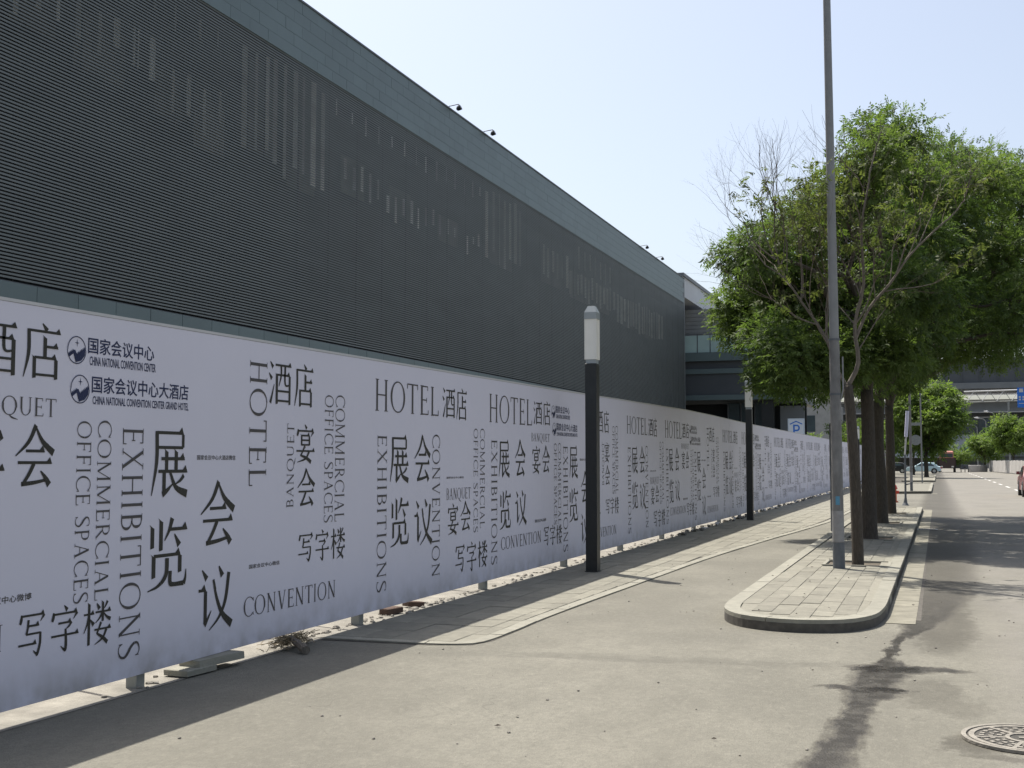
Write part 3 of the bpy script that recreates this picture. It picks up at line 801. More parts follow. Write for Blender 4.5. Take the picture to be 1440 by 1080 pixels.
def arc_(cx, cy, rx, ry, a0, a1, n=18, tv=K_, th=T):
    out = []; pr = None
    for i in range(n+1):
        a = R(a0 + (a1-a0)*i/n); c, s_ = math.cos(a), math.sin(a)
        w = th + (tv-th)*abs(c)**1.5
        o = (cx + rx*c, cy + ry*s_); q = (cx + (rx-w)*c, cy + (ry - (th if abs(s_) > .3 else w))*s_)
        if pr: out.append([pr[0], pr[1], q, o])
        pr = (o, q)
    return out
def LATg():
    g = {}
    g['H'] = (88, stem(18) + stem(70) + bar(18, 70, 49))
    g['O'] = (98, arc_(49, 50, 45, 51, 0, 360, 28))
    g['Q'] = (98, arc_(49, 50, 45, 51, 0, 360, 28) + ribbon([(46, 96), (66, 112), (100, 122)], [3, 9, 3]))
    g['T'] = (78, stem(39, top=False) + bar(5, 73, 3) + tick(6, 2, 18) + tick(72, 2, 18))
    g['E'] = (68, stem(18) + bar(18, 58, 3) + bar(18, 50, 49) + bar(18, 62, 97) + tick(58, 2, 17) + tick(62, 83, 98) + tick(50, 41, 57))
    g['F'] = (64, stem(18) + bar(18, 58, 3) + bar(18, 50, 49) + tick(58, 2, 17) + tick(50, 41, 57))
    g['L'] = (64, stem(18) + bar(18, 60, 97) + tick(60, 80, 98))
    g['X'] = (82, dg_(16, 1, 68, 99, K_+2) + dg_(66, 1, 15, 99, T) + ser(16, 1.5, 24) + ser(66, 1.5, 22) + ser(15, 98.5, 22) + ser(68, 98.5, 24))
    g['I'] = (36, stem(18))
    g['B'] = (68, stem(18) + arc_(32, 26, 26, 25, -90, 90, 12) + bar(18, 33, 3) + bar(18, 33, 49) + arc_(32, 74, 31, 26, -90, 90, 12) + bar(18, 33, 98))
    g['P'] = (64, stem(18) + arc_(32, 28, 28, 27, -90, 90, 12) + bar(18, 33, 3) + bar(18, 33, 53))
    g['R'] = (76, stem(18) + arc_(32, 27, 27, 26, -90, 90, 12) + bar(18, 33, 3) + bar(18, 36, 51) + dg_(34, 51, 68, 99, K_) + ser(70, 98.5, 16))
    g['N'] = (92, stem(18, T+.6) + stem(74, T+.6, bot=False) + dg_(16, 1, 74, 99, K_+2))
    g['M'] = (108, stem(16, T+.6) + stem(90, K_) + dg_(16, 1, 53, 96, K_) + dg_(90, 1, 53, 96, T))
    g['A'] = (84, dg_(42, 1, 16, 99, T) + dg_(42, 1, 70, 99, K_+1) + bar(26, 58, 64) + ser(15, 98.5, 20) + ser(70, 98.5, 22))
    g['V'] = (84, dg_(16, 1, 43, 99, K_+1) + dg_(70, 1, 44, 99, T) + ser(15, 1.5, 22) + ser(70, 1.5, 20))
    g['U'] = (88, stem(18, K_, 1.5, 64, bot=False) + stem(72, T+.6, 1.5, 64, bot=False) + arc_(45, 64, 30, 35, 0, 180, 14, 8))
    g['C'] = (86, arc_(50, 50, 45, 51, 42, 318, 24) + tick(84, 6, 24) + tick(84, 78, 95))
    g['S'] = (62, ribbon([(52, 12), (46, 4), (32, 1), (14, 9), (11, 24), (24, 42), (42, 56), (54, 72), (49, 91), (32, 99), (15, 96), (8, 84)], [3, 3.5, 4, 7, 9, 11, 11, 9, 7, 4, 3.5, 3], 3) + tick(53, 3, 20) + tick(8, 82, 98))
    g[' '] = (40, [])
    return g
LAT = LATg()
_sans = {}
def sans_polys(text):
    """outline of the text in Blender's own font, normalised to 0..1 in both axes"""
    if text in _sans: return _sans[text]
    cu = bpy.data.curves.new('t', 'FONT'); cu.body = text; cu.resolution_u = 2; cu.offset = 0.012
    ob = bpy.data.objects.new('t', cu); COL.objects.link(ob)
    dg0 = bpy.context.evaluated_depsgraph_get(); me = bpy.data.meshes.new_from_object(ob.evaluated_get(dg0))
    co = np.array([v.co[:2] for v in me.vertices]) if len(me.vertices) else np.zeros((1, 2))
    lo, hi = co.min(0), co.max(0); co = (co - lo) / np.maximum(hi - lo, 1e-6)
    r = [[(float(co[i][0]), float(co[i][1])) for i in p.vertices] for p in me.polygons]
    bpy.data.objects.remove(ob); bpy.data.curves.remove(cu); bpy.data.meshes.remove(me)
    _sans[text] = r
    return r
def logo_polys():
    P = []
    n = 28
    for i in range(n):
        a, b = 2*math.pi*i/n, 2*math.pi*(i+1)/n
        P.append([(.5+.5*math.cos(a), .5+.5*math.sin(a)), (.5+.465*math.cos(a), .5+.465*math.sin(a)), (.5+.465*math.cos(b), .5+.465*math.sin(b)), (.5+.5*math.cos(b), .5+.5*math.sin(b))])
    # four-point star
    cx, cy = .52, .76
    for k in range(4):
        a = math.pi/2*k; l = .155 if k % 2 else .13
        P.append([(cx+l*math.cos(a), cy+l*math.sin(a)), (cx+.026*math.cos(a+.785), cy+.026*math.sin(a+.785)), (cx, cy), (cx+.026*math.cos(a-.785), cy+.026*math.sin(a-.785))])
    # zigzag wall with battlements, dark below its crest
    crest = [(.06, .33), (.36, .50), (.47, .30), (.62, .40), (.95, .58)]
    body = [[(.06, .33), (.10, .22), (.33, .37), (.36, .50)], [(.36, .50), (.33, .37), (.46, .06), (.50, .20)], [(.36, .50), (.50, .20), (.56, .28), (.42, .50)],
            [(.50, .20), (.46, .06), (.74, .14), (.62, .40)], [(.62, .40), (.74, .14), (.93, .34), (.955, .58)]]
    P += body
    for (x0, y0), (x1, y1), m_ in (((.07, .34), (.34, .49), 4), ((.52, .36), (.94, .60), 6)):
        for i in range(m_):
            t = (i + .15)/m_; t2 = (i + .65)/m_
            a = (x0+(x1-x0)*t, y0+(y1-y0)*t); b = (x0+(x1-x0)*t2, y0+(y1-y0)*t2)
            P.append([(a[0], a[1]-.05), (b[0], b[1]-.05), (b[0], b[1]+.05), (a[0], a[1]+.05)])
    P.append([(.52, .36), (.52, .26), (.94, .42), (.94, .60)])
    return P
def norm_latin(text):
    x = 0; P = []
    for i, ch in enumerate(text):
        w, g = LAT[ch]
        P.append([[((px + x), 100 - py) for px, py in poly] for poly in g])
        x += w + 5
    x -= 5
    return [[(a/x, b/100) for a, b in poly] for g in P for poly in g]
def word_polys(kind, text):
    if kind == 'han': return [[(px/100, 1 - py/100) for px, py in poly] for s_ in HAN[text] for poly in st(*s_)], 'ink'
    if kind in ('lat', 'cw', 'ccw'):
        P = norm_latin(text)
        if kind == 'cw': P = [[(b, 1 - a) for a, b in poly] for poly in P]
        if kind == 'ccw': P = [[(1 - b, a) for a, b in poly] for poly in P]
        return P, 'ink_thin'
    if kind == 'logo': return logo_polys(), 'ink_blue'
    return sans_polys(text), ('ink_thin' if len(text) < 13 and '微' in text else 'ink_blue')
WORDS = [
    ('san', '国家会议中心微博', 15.62, 16.12, 0.745, 0.79),
    ('cw', 'OFFICE SPACES', 6.277, 6.415, 0.669, 1.872),
    ('cw', 'COMMERCIAL', 6.48, 6.617, 0.671, 1.884),
    ('cw', 'EXHIBITIONS', 6.737, 6.963, 0.234, 1.849),
    ('han', '展', 7.048, 7.505, 1.339, 1.851),
    ('han', '览', 7.016, 7.516, 0.663, 1.195),
    ('han', '会', 7.652, 8.147, 0.934, 1.455),
    ('han', '议', 7.645, 8.126, 0.287, 0.799),
    ('logo', '', 6.162, 6.342, 2.239, 2.423),
    ('san', '国家会议中心', 6.362, 7.065, 2.319, 2.43),
    ('san', 'CHINA NATIONAL CONVENTION CENTER', 6.38, 7.085, 2.241, 2.302),
    ('logo', '', 6.2, 6.384, 1.981, 2.171),
    ('san', '国家会议中心大酒店', 6.407, 7.485, 2.058, 2.174),
    ('san', 'CHINA NATIONAL CONVENTION CENTER GRAND HOTEL', 6.418, 7.489, 1.982, 2.038),
    ('san', '国家会议中心大酒店微信', 7.611, 8.132, 1.611, 1.65),
    ('cw', 'HOTEL', 8.329, 8.592, 1.394, 2.453),
    ('han', '酒', 8.614, 8.988, 2.077, 2.474),
    ('han', '店', 9.036, 9.388, 2.076, 2.469),
    ('ccw', 'BANQUET', 8.929, 9.044, 1.193, 1.935),
    ('han', '宴', 9.074, 9.414, 1.587, 1.93),
    ('han', '会', 9.101, 9.43, 1.194, 1.543),
    ('cw', 'OFFICE SPACES', 9.593, 9.756, 1.035, 2.22),
    ('cw', 'COMMERCIAL', 9.797, 9.981, 1.038, 2.232),
    ('san', '国家会议中心微信', 8.354, 8.829, 0.723, 0.759),
    ('han', '写', 9.133, 9.41, 0.703, 0.974),
    ('han', '字', 9.435, 9.699, 0.693, 0.981),
    ('han', '楼', 9.727, 10.006, 0.689, 0.987),
    ('lat', 'CONVENTION', 8.275, 9.835, 0.34, 0.499),
    ('lat', 'HOTEL', 10.597, 12.229, 2.111, 2.436),
    ('han', '酒', 12.332, 12.712, 2.093, 2.464),
    ('han', '店', 12.747, 13.091, 2.081, 2.47),
    ('cw', 'EXHIBITIONS', 10.686, 10.898, 0.28, 1.882),
    ('han', '展', 10.965, 11.442, 1.377, 1.883),
    ('han', '会', 11.561, 12.016, 1.367, 1.896),
    ('han', '览', 10.974, 11.452, 0.71, 1.229),
    ('han', '议', 11.57, 12.064, 0.677, 1.203),
    ('cw', 'CONVENTION', 12.056, 12.27, 0.305, 1.912),
    ('san', '国家会议中心微信', 12.466, 12.985, 1.401, 1.426),
    ('lat', 'BANQUET', 12.456, 13.213, 1.158, 1.291),
    ('han', '宴', 12.49, 12.832, 0.751, 1.113),
    ('han', '会', 12.876, 13.214, 0.771, 1.134),
    ('cw', 'OFFICE SPACES', 13.302, 13.444, 0.735, 2.008),
    ('cw', 'COMMERCIAL', 13.515, 13.676, 0.78, 2.014),
    ('han', '写', 12.727, 13.035, 0.294, 0.634),
    ('han', '字', 13.08, 13.403, 0.275, 0.636),
    ('han', '楼', 13.439, 13.765, 0.299, 0.635),
    ('lat', 'HOTEL', 13.808, 15.5, 2.098, 2.457),
    ('han', '酒', 15.562, 15.941, 2.112, 2.466),
    ('han', '店', 15.989, 16.337, 2.113, 2.475),
    ('cw', 'EXHIBITIONS', 13.91, 14.116, 0.292, 1.89),
    ('han', '展', 14.168, 14.597, 1.391, 1.887),
    ('han', '会', 14.778, 15.226, 1.389, 1.902),
    ('han', '览', 14.195, 14.639, 0.714, 1.229),
    ('han', '议', 14.792, 15.269, 0.729, 1.226),
    ('lat', 'BANQUET', 15.467, 16.3, 1.883, 1.999),
    ('han', '宴', 15.497, 15.873, 1.431, 1.824),
    ('han', '会', 15.937, 16.299, 1.432, 1.835),
    ('lat', 'CONVENTION', 14.249, 15.898, 0.461, 0.623),
    ('han', '写', 16.012, 16.257, 0.387, 0.681),
    ('han', '字', 16.291, 16.561, 0.378, 0.677),
    ('han', '楼', 16.595, 16.875, 0.378, 0.672),
]

PERIOD = 10.22
cache = {}
def put_word(mb, kind, text, y0, y1, z0, z1):
    if (kind, text) not in cache: cache[(kind, text)] = word_polys(kind, text)
    P, ink = cache[(kind, text)]
    flat = kind in ('san',)
    for i, poly in enumerate(P):
        off = .002 + (0 if flat else .00022 * (i % 14))
        if len(poly) < 3: continue
        n = len(mb.v); pts = []
        for u, v in poly:
            Y = y0 + (y1 - y0)*u; Z = z0 + (z1 - z0)*v
            pts.append((wx(Y) + off - HP.x, Y - HP.y, Z - HP.z))
        # make every face look towards the street
        ar = sum((pts[k][1]*pts[(k+1) % len(pts)][2] - pts[(k+1) % len(pts)][1]*pts[k][2]) for k in range(len(pts)))
        if ar < 0: pts.reverse()
        mb.v += pts; mb.f.append(tuple(range(n, n + len(pts))))
    return ink
for k in range(-1, 12):
    far = {}
    for kind, text, y0, y1, z0, z1 in WORDS:
        s_ = k*PERIOD
        if y1 + s_ < 4.6: continue
        if k <= 1:
            mb = MB(); ink = put_word(mb, kind, text, y0+s_, y1+s_, z0, z1)
            if mb.f: mb.build('emblem' if kind == 'logo' else 'lettering', M[ink], hoard)
        else:
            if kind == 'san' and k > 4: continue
            ink = 'ink_low_contrast' if k < 4 else 'ink_pale'  # same print; contrast lost with distance is put into the ink colour
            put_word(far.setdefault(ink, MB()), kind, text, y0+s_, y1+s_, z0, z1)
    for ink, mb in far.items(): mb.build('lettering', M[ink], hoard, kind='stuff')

# ------------------------------------------------------------------ square lamp columns along the hoarding
def lamp_column():
    t = empty('lamp_column', (0, 0, 0))
    MB().box(-.098, .098, -.098, .098, -.01, .012).build('base_plate', M['black'], t)
    MB().box(-.085, .085, -.085, .085, 0.012, 3.01, .004).build('post', M['black'], t)
    MB().box(-.075, .075, -.075, .075, 3.012, 3.07).build('collar', M['opalcap'], t)
    b = MB().box(-.083, .083, -.083, .083, 3.07, 3.66).build('opal_diffuser', M['opal'], t)
    for sx in (-1, 1):
        for sy in (-1, 1):
            MB().box(sx*.086-.005, sx*.086+.005, sy*.086-.005, sy*.086+.005, 3.07, 3.66).build('corner_rib', M['opal'], t)
    c = MB()
    a, bb = .093, .05
    c.v = [(-a,-a,3.66),(a,-a,3.66),(a,a,3.66),(-a,a,3.66),(-a,-a,3.76),(a,-a,3.76),(a,a,3.76),(-a,a,3.76),(-bb,-bb,3.855),(bb,-bb,3.855),(bb,bb,3.855),(-bb,bb,3.855)]
    c.f = [(0,3,2,1),(0,1,5,4),(1,2,6,5),(2,3,7,6),(3,0,4,7),(4,5,9,8),(5,6,10,9),(6,7,11,10),(7,4,8,11),(8,9,10,11)]
    c.build('cap', M['opalcap'], t)
    return t
LC = lamp_column()
lamps = [((-4.70, 16.47, .014), 'black square lamp column with opal lantern on the pavement, nearest to the camera'),
         ((-4.80, 32.4, .014), 'black square lamp column before the hoarding, left of the parking sign and second nearest'),
         ((-4.73, 78.9, .014), 'distant black lamp column seen between the second and third tree trunks'),
         ((-4.37, 116, .014), 'farthest black lamp column, small, showing left of the last tree trunk on the island')]
for i, (loc, lab) in enumerate(lamps):
    o = LC if i == 0 else copy_tree(LC)
    o.location = loc; tag(o, lab, 'street lamp', 'square lamp columns along the hoarding')
    if i == 0: o.rotation_euler.z = R(0.5)

# ------------------------------------------------------------------ tall grey pole on the island
def lean(x, y, z0, pts): return [(x + a, y + b, z0 + c) for a, b, c in pts]
tp = empty('utility_pole', (-1.307, 17.02, .117), label='tall grey steel pole with a blank sticker, standing on the island before the first tree', cat='pole')
LX = -.0035
def seg(z0, z1, r0, r1, name, m, n=20): 
    return MB().tube([(LX*z0*1.0, 0, z0), (LX*z1, 0, z1)], [r0, r1], n).build(name, m, tp, smooth=False)
seg(0, .36, .083, .081, 'dark_base', M['poledark'])
seg(.36, .80, .0795, .079, 'lower_shaft', M['polegrey'])
seg(.80, 2.42, .0785, .074, 'middle_shaft', M['polegrey'])
seg(2.43, 3.19, .073, .070, 'upper_shaft', M['polegrey'])
seg(3.20, 9.6, .066, .048, 'tapered_top', M['polelight'])
for z in (2.41, 3.18): 
    seg(z, z+.03, .080 if z < 3 else .076, .080 if z < 3 else .076, 'clamp_band', M['poledark'])
def wrap(z0, z1, r, a0, a1, name, m):
    mb = MB(); n = 10
    for i in range(n+1):
        a = R(a0 + (a1-a0)*i/n)
        mb.v += [(r*math.cos(a)+LX*z0, r*math.sin(a), z0), (r*math.cos(a)+LX*z1, r*math.sin(a), z1)]
    mb.f = [(2*i, 2*i+2, 2*i+3, 2*i+1) for i in range(n)]
    mb.build(name, m, tp)
wrap(.37, .80, .0835, -165, -15, 'blank_sticker', M['sticker'])
wrap(.88, 1.0, .0815, -105, -65, 'blue_sticker', M['skyblue'])
wrap(1.9, 2.35, .0795, -150, -60, 'faded_poster', M['polegrey'])
MB().tube([(.07, -.01, 2.35), (.10, -.02, 2.5), (.10, -.02, 2.95)], .012, 6).build('cable_conduit', M['polelight'], tp)
sp = empty('slim_pole', (-2.10, 25.9, 0.0), label='slim dark post close behind the left side of the tall grey pole', cat='pole')
MB().tube([(0, 0, 0), (0, 0, 2.35)], .045, 10).build('shaft', M['poledark'], sp)
MB().tube([(0, 0, 2.35), (0, 0, 2.42)], [.055, .03], 10).build('cap', M['black'], sp)

# ------------------------------------------------------------------ trees
def leaf_mesh(name, centres, rnd, per=40, rad=.42, leaflets=9, ll=.085, lw=.032, mat_='leaf', parent=None, tints=None, droop=.35, outc=None):
    """compound leaves scattered round branch ends; real leaf-sized faces"""
    V, F, TT = [], [], []
    nC = len(centres)
    C = np.repeat(np.array(centres, dtype=float), per, 0)
    N = len(C)
    off = rnd.normal(0, 1, (N, 3)); off /= np.linalg.norm(off, axis=1, keepdims=True)
    rr = rad * rnd.random(N)**0.45
    C = C + off * rr[:, None] * np.array([1, 1, .75])
    # stalk direction: outwards with droop
    d = off + rnd.normal(0, .55, (N, 3)); d[:, 2] -= droop
    d /= np.linalg.norm(d, axis=1, keepdims=True)
    up = np.tile(np.array([0, 0, 1.0]), (N, 1)) + rnd.normal(0, .35, (N, 3))
    s = np.cross(d, up); s /= np.linalg.norm(s, axis=1, keepdims=True) + 1e-9
    nn = np.cross(s, d)
    base_t = np.repeat(rnd.random(nC) if tints is None else np.array(tints), per) * .6 + rnd.random(N) * .4
    stalk = ll * leaflets * .26
    size = rnd.uniform(.75, 1.25, N)
    allv = []; 
    for k in range(leaflets):
        if k == leaflets - 1: side = 0; t = 1.0
        else: side = 1 if k % 2 else -1; t = .25 + .7 * (k // 2) / max(1, (leaflets-1)//2)
        p0 = C + d * (stalk * t * size)[:, None]
        dirv = d * (.55 if side else 1.0) + s * (side * .85) + nn * rnd.normal(-.12, .25, N)[:, None]
        dirv /= np.linalg.norm(dirv, axis=1, keepdims=True)
        wv = np.cross(dirv, nn + rnd.normal(0, .3, (N, 3))); wv /= np.linalg.norm(wv, axis=1, keepdims=True) + 1e-9
        L = (ll * size * rnd.uniform(.8, 1.2, N))[:, None]; W = (lw * size)[:, None]
        a = p0; b = p0 + dirv*L*.45 + wv*W*.5; c = p0 + dirv*L - nn*L*.15; e = p0 + dirv*L*.45 - wv*W*.5
        allv.append(np.stack([a, b, c, e], 1))
    A = np.concatenate(allv, 0).reshape(-1, 3)
    nq = len(A)//4
    me = bpy.data.meshes.new(name)
    me.vertices.add(len(A)); me.vertices.foreach_set('co', A.astype(np.float32).ravel())
    me.loops.add(nq*4); me.loops.foreach_set('vertex_index', np.arange(nq*4, dtype=np.int32))
    me.polygons.add(nq); me.polygons.foreach_set('loop_start', np.arange(0, nq*4, 4, dtype=np.int32))
    try: me.polygons.foreach_set('loop_total', np.full(nq, 4, dtype=np.int32))
    except Exception: pass
    tint = np.tile(base_t, leaflets)
    at = me.attributes.new('tint', 'FLOAT', 'FACE'); at.data.foreach_set('value', tint.astype(np.float32))
    me.update(calc_edges=True); me.validate()
    me.materials.append(M[mat_])
    o = bpy.data.objects.new(name, me); COL.objects.link(o); o.parent = parent
    return o

def crooked(a, b, n, amp, rnd):
    a, b = Vector(a), Vector(b); L = (b-a).length; out = [a]
    for i in range(1, n):
        t = i/n
        out.append(a.lerp(b, t) + Vector(rnd.normal(0, amp*L, 3)) * math.sin(math.pi*t))
    out.append(b); return out

def tree(loc, height, crown_c, crown_r, label, seed, trunk_r=.12, fork=2.6, nclust=150, per=42, rad=.42, mat_='leaf', group=None,
         lobes=None, lean_=(0, 0), leaflets=9, ll=.085, lw=.032, base_flare=1.25, bark='bark'):
    rnd = np.random.default_rng(seed)
    t = empty('street_tree', loc, label=label, cat='tree', group=group)
    top = Vector((lean_[0], lean_[1], fork))
    tr = MB()
    pts = [Vector((0, 0, -.03)), Vector((0, 0, .12)), Vector((lean_[0]*.2, lean_[1]*.2, fork*.3)), Vector((lean_[0]*.6 + rnd.normal(0,.03), lean_[1]*.6, fork*.65)), top]
    tr.tube(smooth_path(pts, 4), np.linspace(1, .72, 17)*trunk_r*np.array([base_flare, base_flare*.95, 1.1, 1.05, 1.02] + [1]*12), 12)
    tr.build('trunk', M[bark], t, smooth=True)
    cc, cr = np.array(crown_c, float), np.array(crown_r, float)
    # crown made of overlapping irregular lobes
    if lobes is None:
        lobes = []
        for i in range(13):
            d = rnd.normal(0, 1, 3); d /= np.linalg.norm(d); d[2] = d[2]*.85 + .1
            lobes.append((cc + d*cr*rnd.uniform(.50, .72), rnd.uniform(.30, .46)*min(cr[0], cr[1])))
        lobes.append((cc, .55*min(cr)))
    else: lobes = [(np.array(c, float), r) for c, r in lobes]
    cl, tint = [], []
    w = np.array([l[1]**2 for l in lobes]); w /= w.sum()
    for i in range(nclust):
        k = rnd.choice(len(lobes), p=w); c, r = lobes[k]
        d = rnd.normal(0, 1, 3); d /= np.linalg.norm(d)
        cl.append(c + d*r*rnd.random()**.3*np.array([1, 1, .8])); tint.append(np.clip(.5 + .25*(k % 3 - 1) + rnd.normal(0, .18), 0, 1))
    # limbs: trunk top to lobe centres, twigs from limbs to clusters
    limb_pts = []; wood = MB()
    hub = [top, top + Vector((0, 0, (cc[2]-fork)*.5))]
    wood.tube(crooked(hub[0], Vector(cc)*.55 + hub[1]*.45, 5, .03, rnd), np.linspace(trunk_r*.7, trunk_r*.3, 6), 8)
    for c, r in lobes:
        s = top + Vector((0, 0, rnd.uniform(0, max(.1, (cc[2]-fork)*.55))))
        P = crooked(s, Vector(c), 6, .05, rnd)
        wood.tube(P, np.linspace(trunk_r*.42, trunk_r*.12, 7), 6); limb_pts += P[2:]
    for c in cl:
        c = Vector(c); q = min(limb_pts, key=lambda p: (p - c).length)
        if (q-c).length > .15: wood.tube(crooked(q, c, 3, .07, rnd), [trunk_r*.12, trunk_r*.09, trunk_r*.06, trunk_r*.03], 4, cap=False)
    wood.build('limb', M[bark], t)
    leaf_mesh('crown', cl, rnd, per, rad, leaflets, ll, lw, mat_, t, tint)
    return t
G1 = 'street trees on the long kerbed island'
# positions of lobes relative to each trunk
tree((-1.25, 23.9, .09), 8.4, (0, 0, 5.6), (3.0, 2.6, 2.7), 'leafy street tree second from the camera on the island, its crown reaching farthest left', 21, .165, 2.9, 360, 54, .45, group=G1,
     lobes=[((-1.68, -2.21, 5.42), 0.37), ((-1.59, 1.1, 6.16), 0.46), ((-1.07, -0.85, 5.89), 0.66), ((-2.49, 2.29, 5.44), 0.67), ((-1.47, 0.17, 5.09), 0.68), ((-2.49, 1.7, 4.58), 0.61), ((-1.56, -1.53, 3.77), 0.53), ((-0.97, -2.21, 3.42), 0.56), ((-2.05, 1.1, 3.36), 0.4), ((-1.25, -0.85, 3.0), 0.39), ((-1.14, 2.29, 3.19), 0.45), ((-0.64, 0.17, 4.61), 0.75), ((-0.3, 1.7, 6.16), 0.8), ((-0.22, -1.53, 6.51), 0.57), ((0.27, -2.21, 7.04), 0.47), ((0.27, 1.1, 8.39), 0.37), ((0.69, -0.85, 7.61), 0.37), ((0.49, 2.29, 7.45), 0.72), ((0.73, 0.17, 5.96), 0.75), ((0.1, 1.7, 4.92), 0.87), ((-0.4, -1.53, 3.46), 0.51), ((1.0, -2.21, 4.62), 0.68), ((0.94, 1.1, 4.08), 0.71), ((0.33, -0.85, 3.63), 0.59), ((-1.08, 2.29, 6.86), 0.45), ((-2.39, 0.17, 5.72), 0.41), ((-2.71, 1.7, 4.9), 0.41)])
tree((-1.30, 30.0, .09), 8.6, (0.6, 0, 5.8), (3.1, 2.6, 2.4), 'leafy street tree third from the camera with a thick dark trunk', 22, .19, 3.0, 430, 46, .52, group=G1,
     lobes=[((1.19, -2.6, 7.98), 0.78), ((1.86, 1.3, 9.03), 0.75), ((2.27, -1.0, 7.94), 0.82), ((3.07, 2.7, 8.14), 0.93), ((3.22, 0.2, 6.58), 0.86), ((2.67, 2.0, 6.92), 1.0), ((1.62, -1.8, 6.82), 0.96), ((2.87, -2.6, 5.03), 0.7), ((2.28, 1.3, 5.57), 1.07), ((1.28, -1.0, 5.32), 0.99), ((1.78, 2.7, 4.84), 0.84), ((2.54, 0.2, 4.55), 0.65), ((0.72, 2.0, 4.44), 0.73), ((3.04, -1.8, 4.33), 0.45), ((0.39, -2.6, 5.47), 0.86), ((1.15, 1.3, 7.81), 0.89), ((-0.48, -1.0, 5.74), 0.82), ((3.67, 2.7, 8.65), 0.74), ((-1.42, 0.2, 5.42), 0.77), ((0.09, 2.0, 8.03), 0.91), ((-1.74, -1.8, 4.51), 0.64), ((-0.03, -2.6, 3.56), 0.53), ((0.47, 1.3, 3.8), 0.53), ((-0.44, -1.0, 3.35), 0.4), ((0.08, 2.7, 4.33), 0.74), ((-0.93, 0.2, 3.79), 0.52)])
tree((-1.26, 35.6, .09), 9.0, (0.5, 0, 6), (3.2, 2.8, 2.5), 'leafy street tree at the far end of the long island with a slim dark trunk', 23, .16, 3.1, 380, 42, .60, group=G1,
     lobes=[((2.01, -2.6, 8.66), 0.84), ((3.08, 1.3, 9.85), 0.84), ((3.67, -1.0, 8.68), 0.89), ((4.07, 2.7, 7.26), 1.09), ((2.95, 0.2, 6.53), 1.12), ((2.06, 2.0, 7.27), 1.28), ((1.04, -1.8, 5.56), 0.96), ((2.09, -2.6, 4.67), 0.66), ((3.34, 1.3, 5.0), 0.63), ((0.09, -1.0, 5.7), 0.98), ((0.63, 2.7, 7.9), 1.09), ((-0.96, 0.2, 5.47), 0.92), ((1.19, 2.0, 4.71), 0.6), ((3.88, -1.8, 5.44), 0.77), ((-1.54, -2.6, 4.79), 0.66), ((-0.24, 1.3, 3.84), 0.55), ((0.71, -1.0, 3.87), 0.47), ((2.65, 2.7, 6.03), 1.09), ((1.61, 0.2, 5.98), 1.02), ((3.56, 2.0, 8.25), 1.07)])
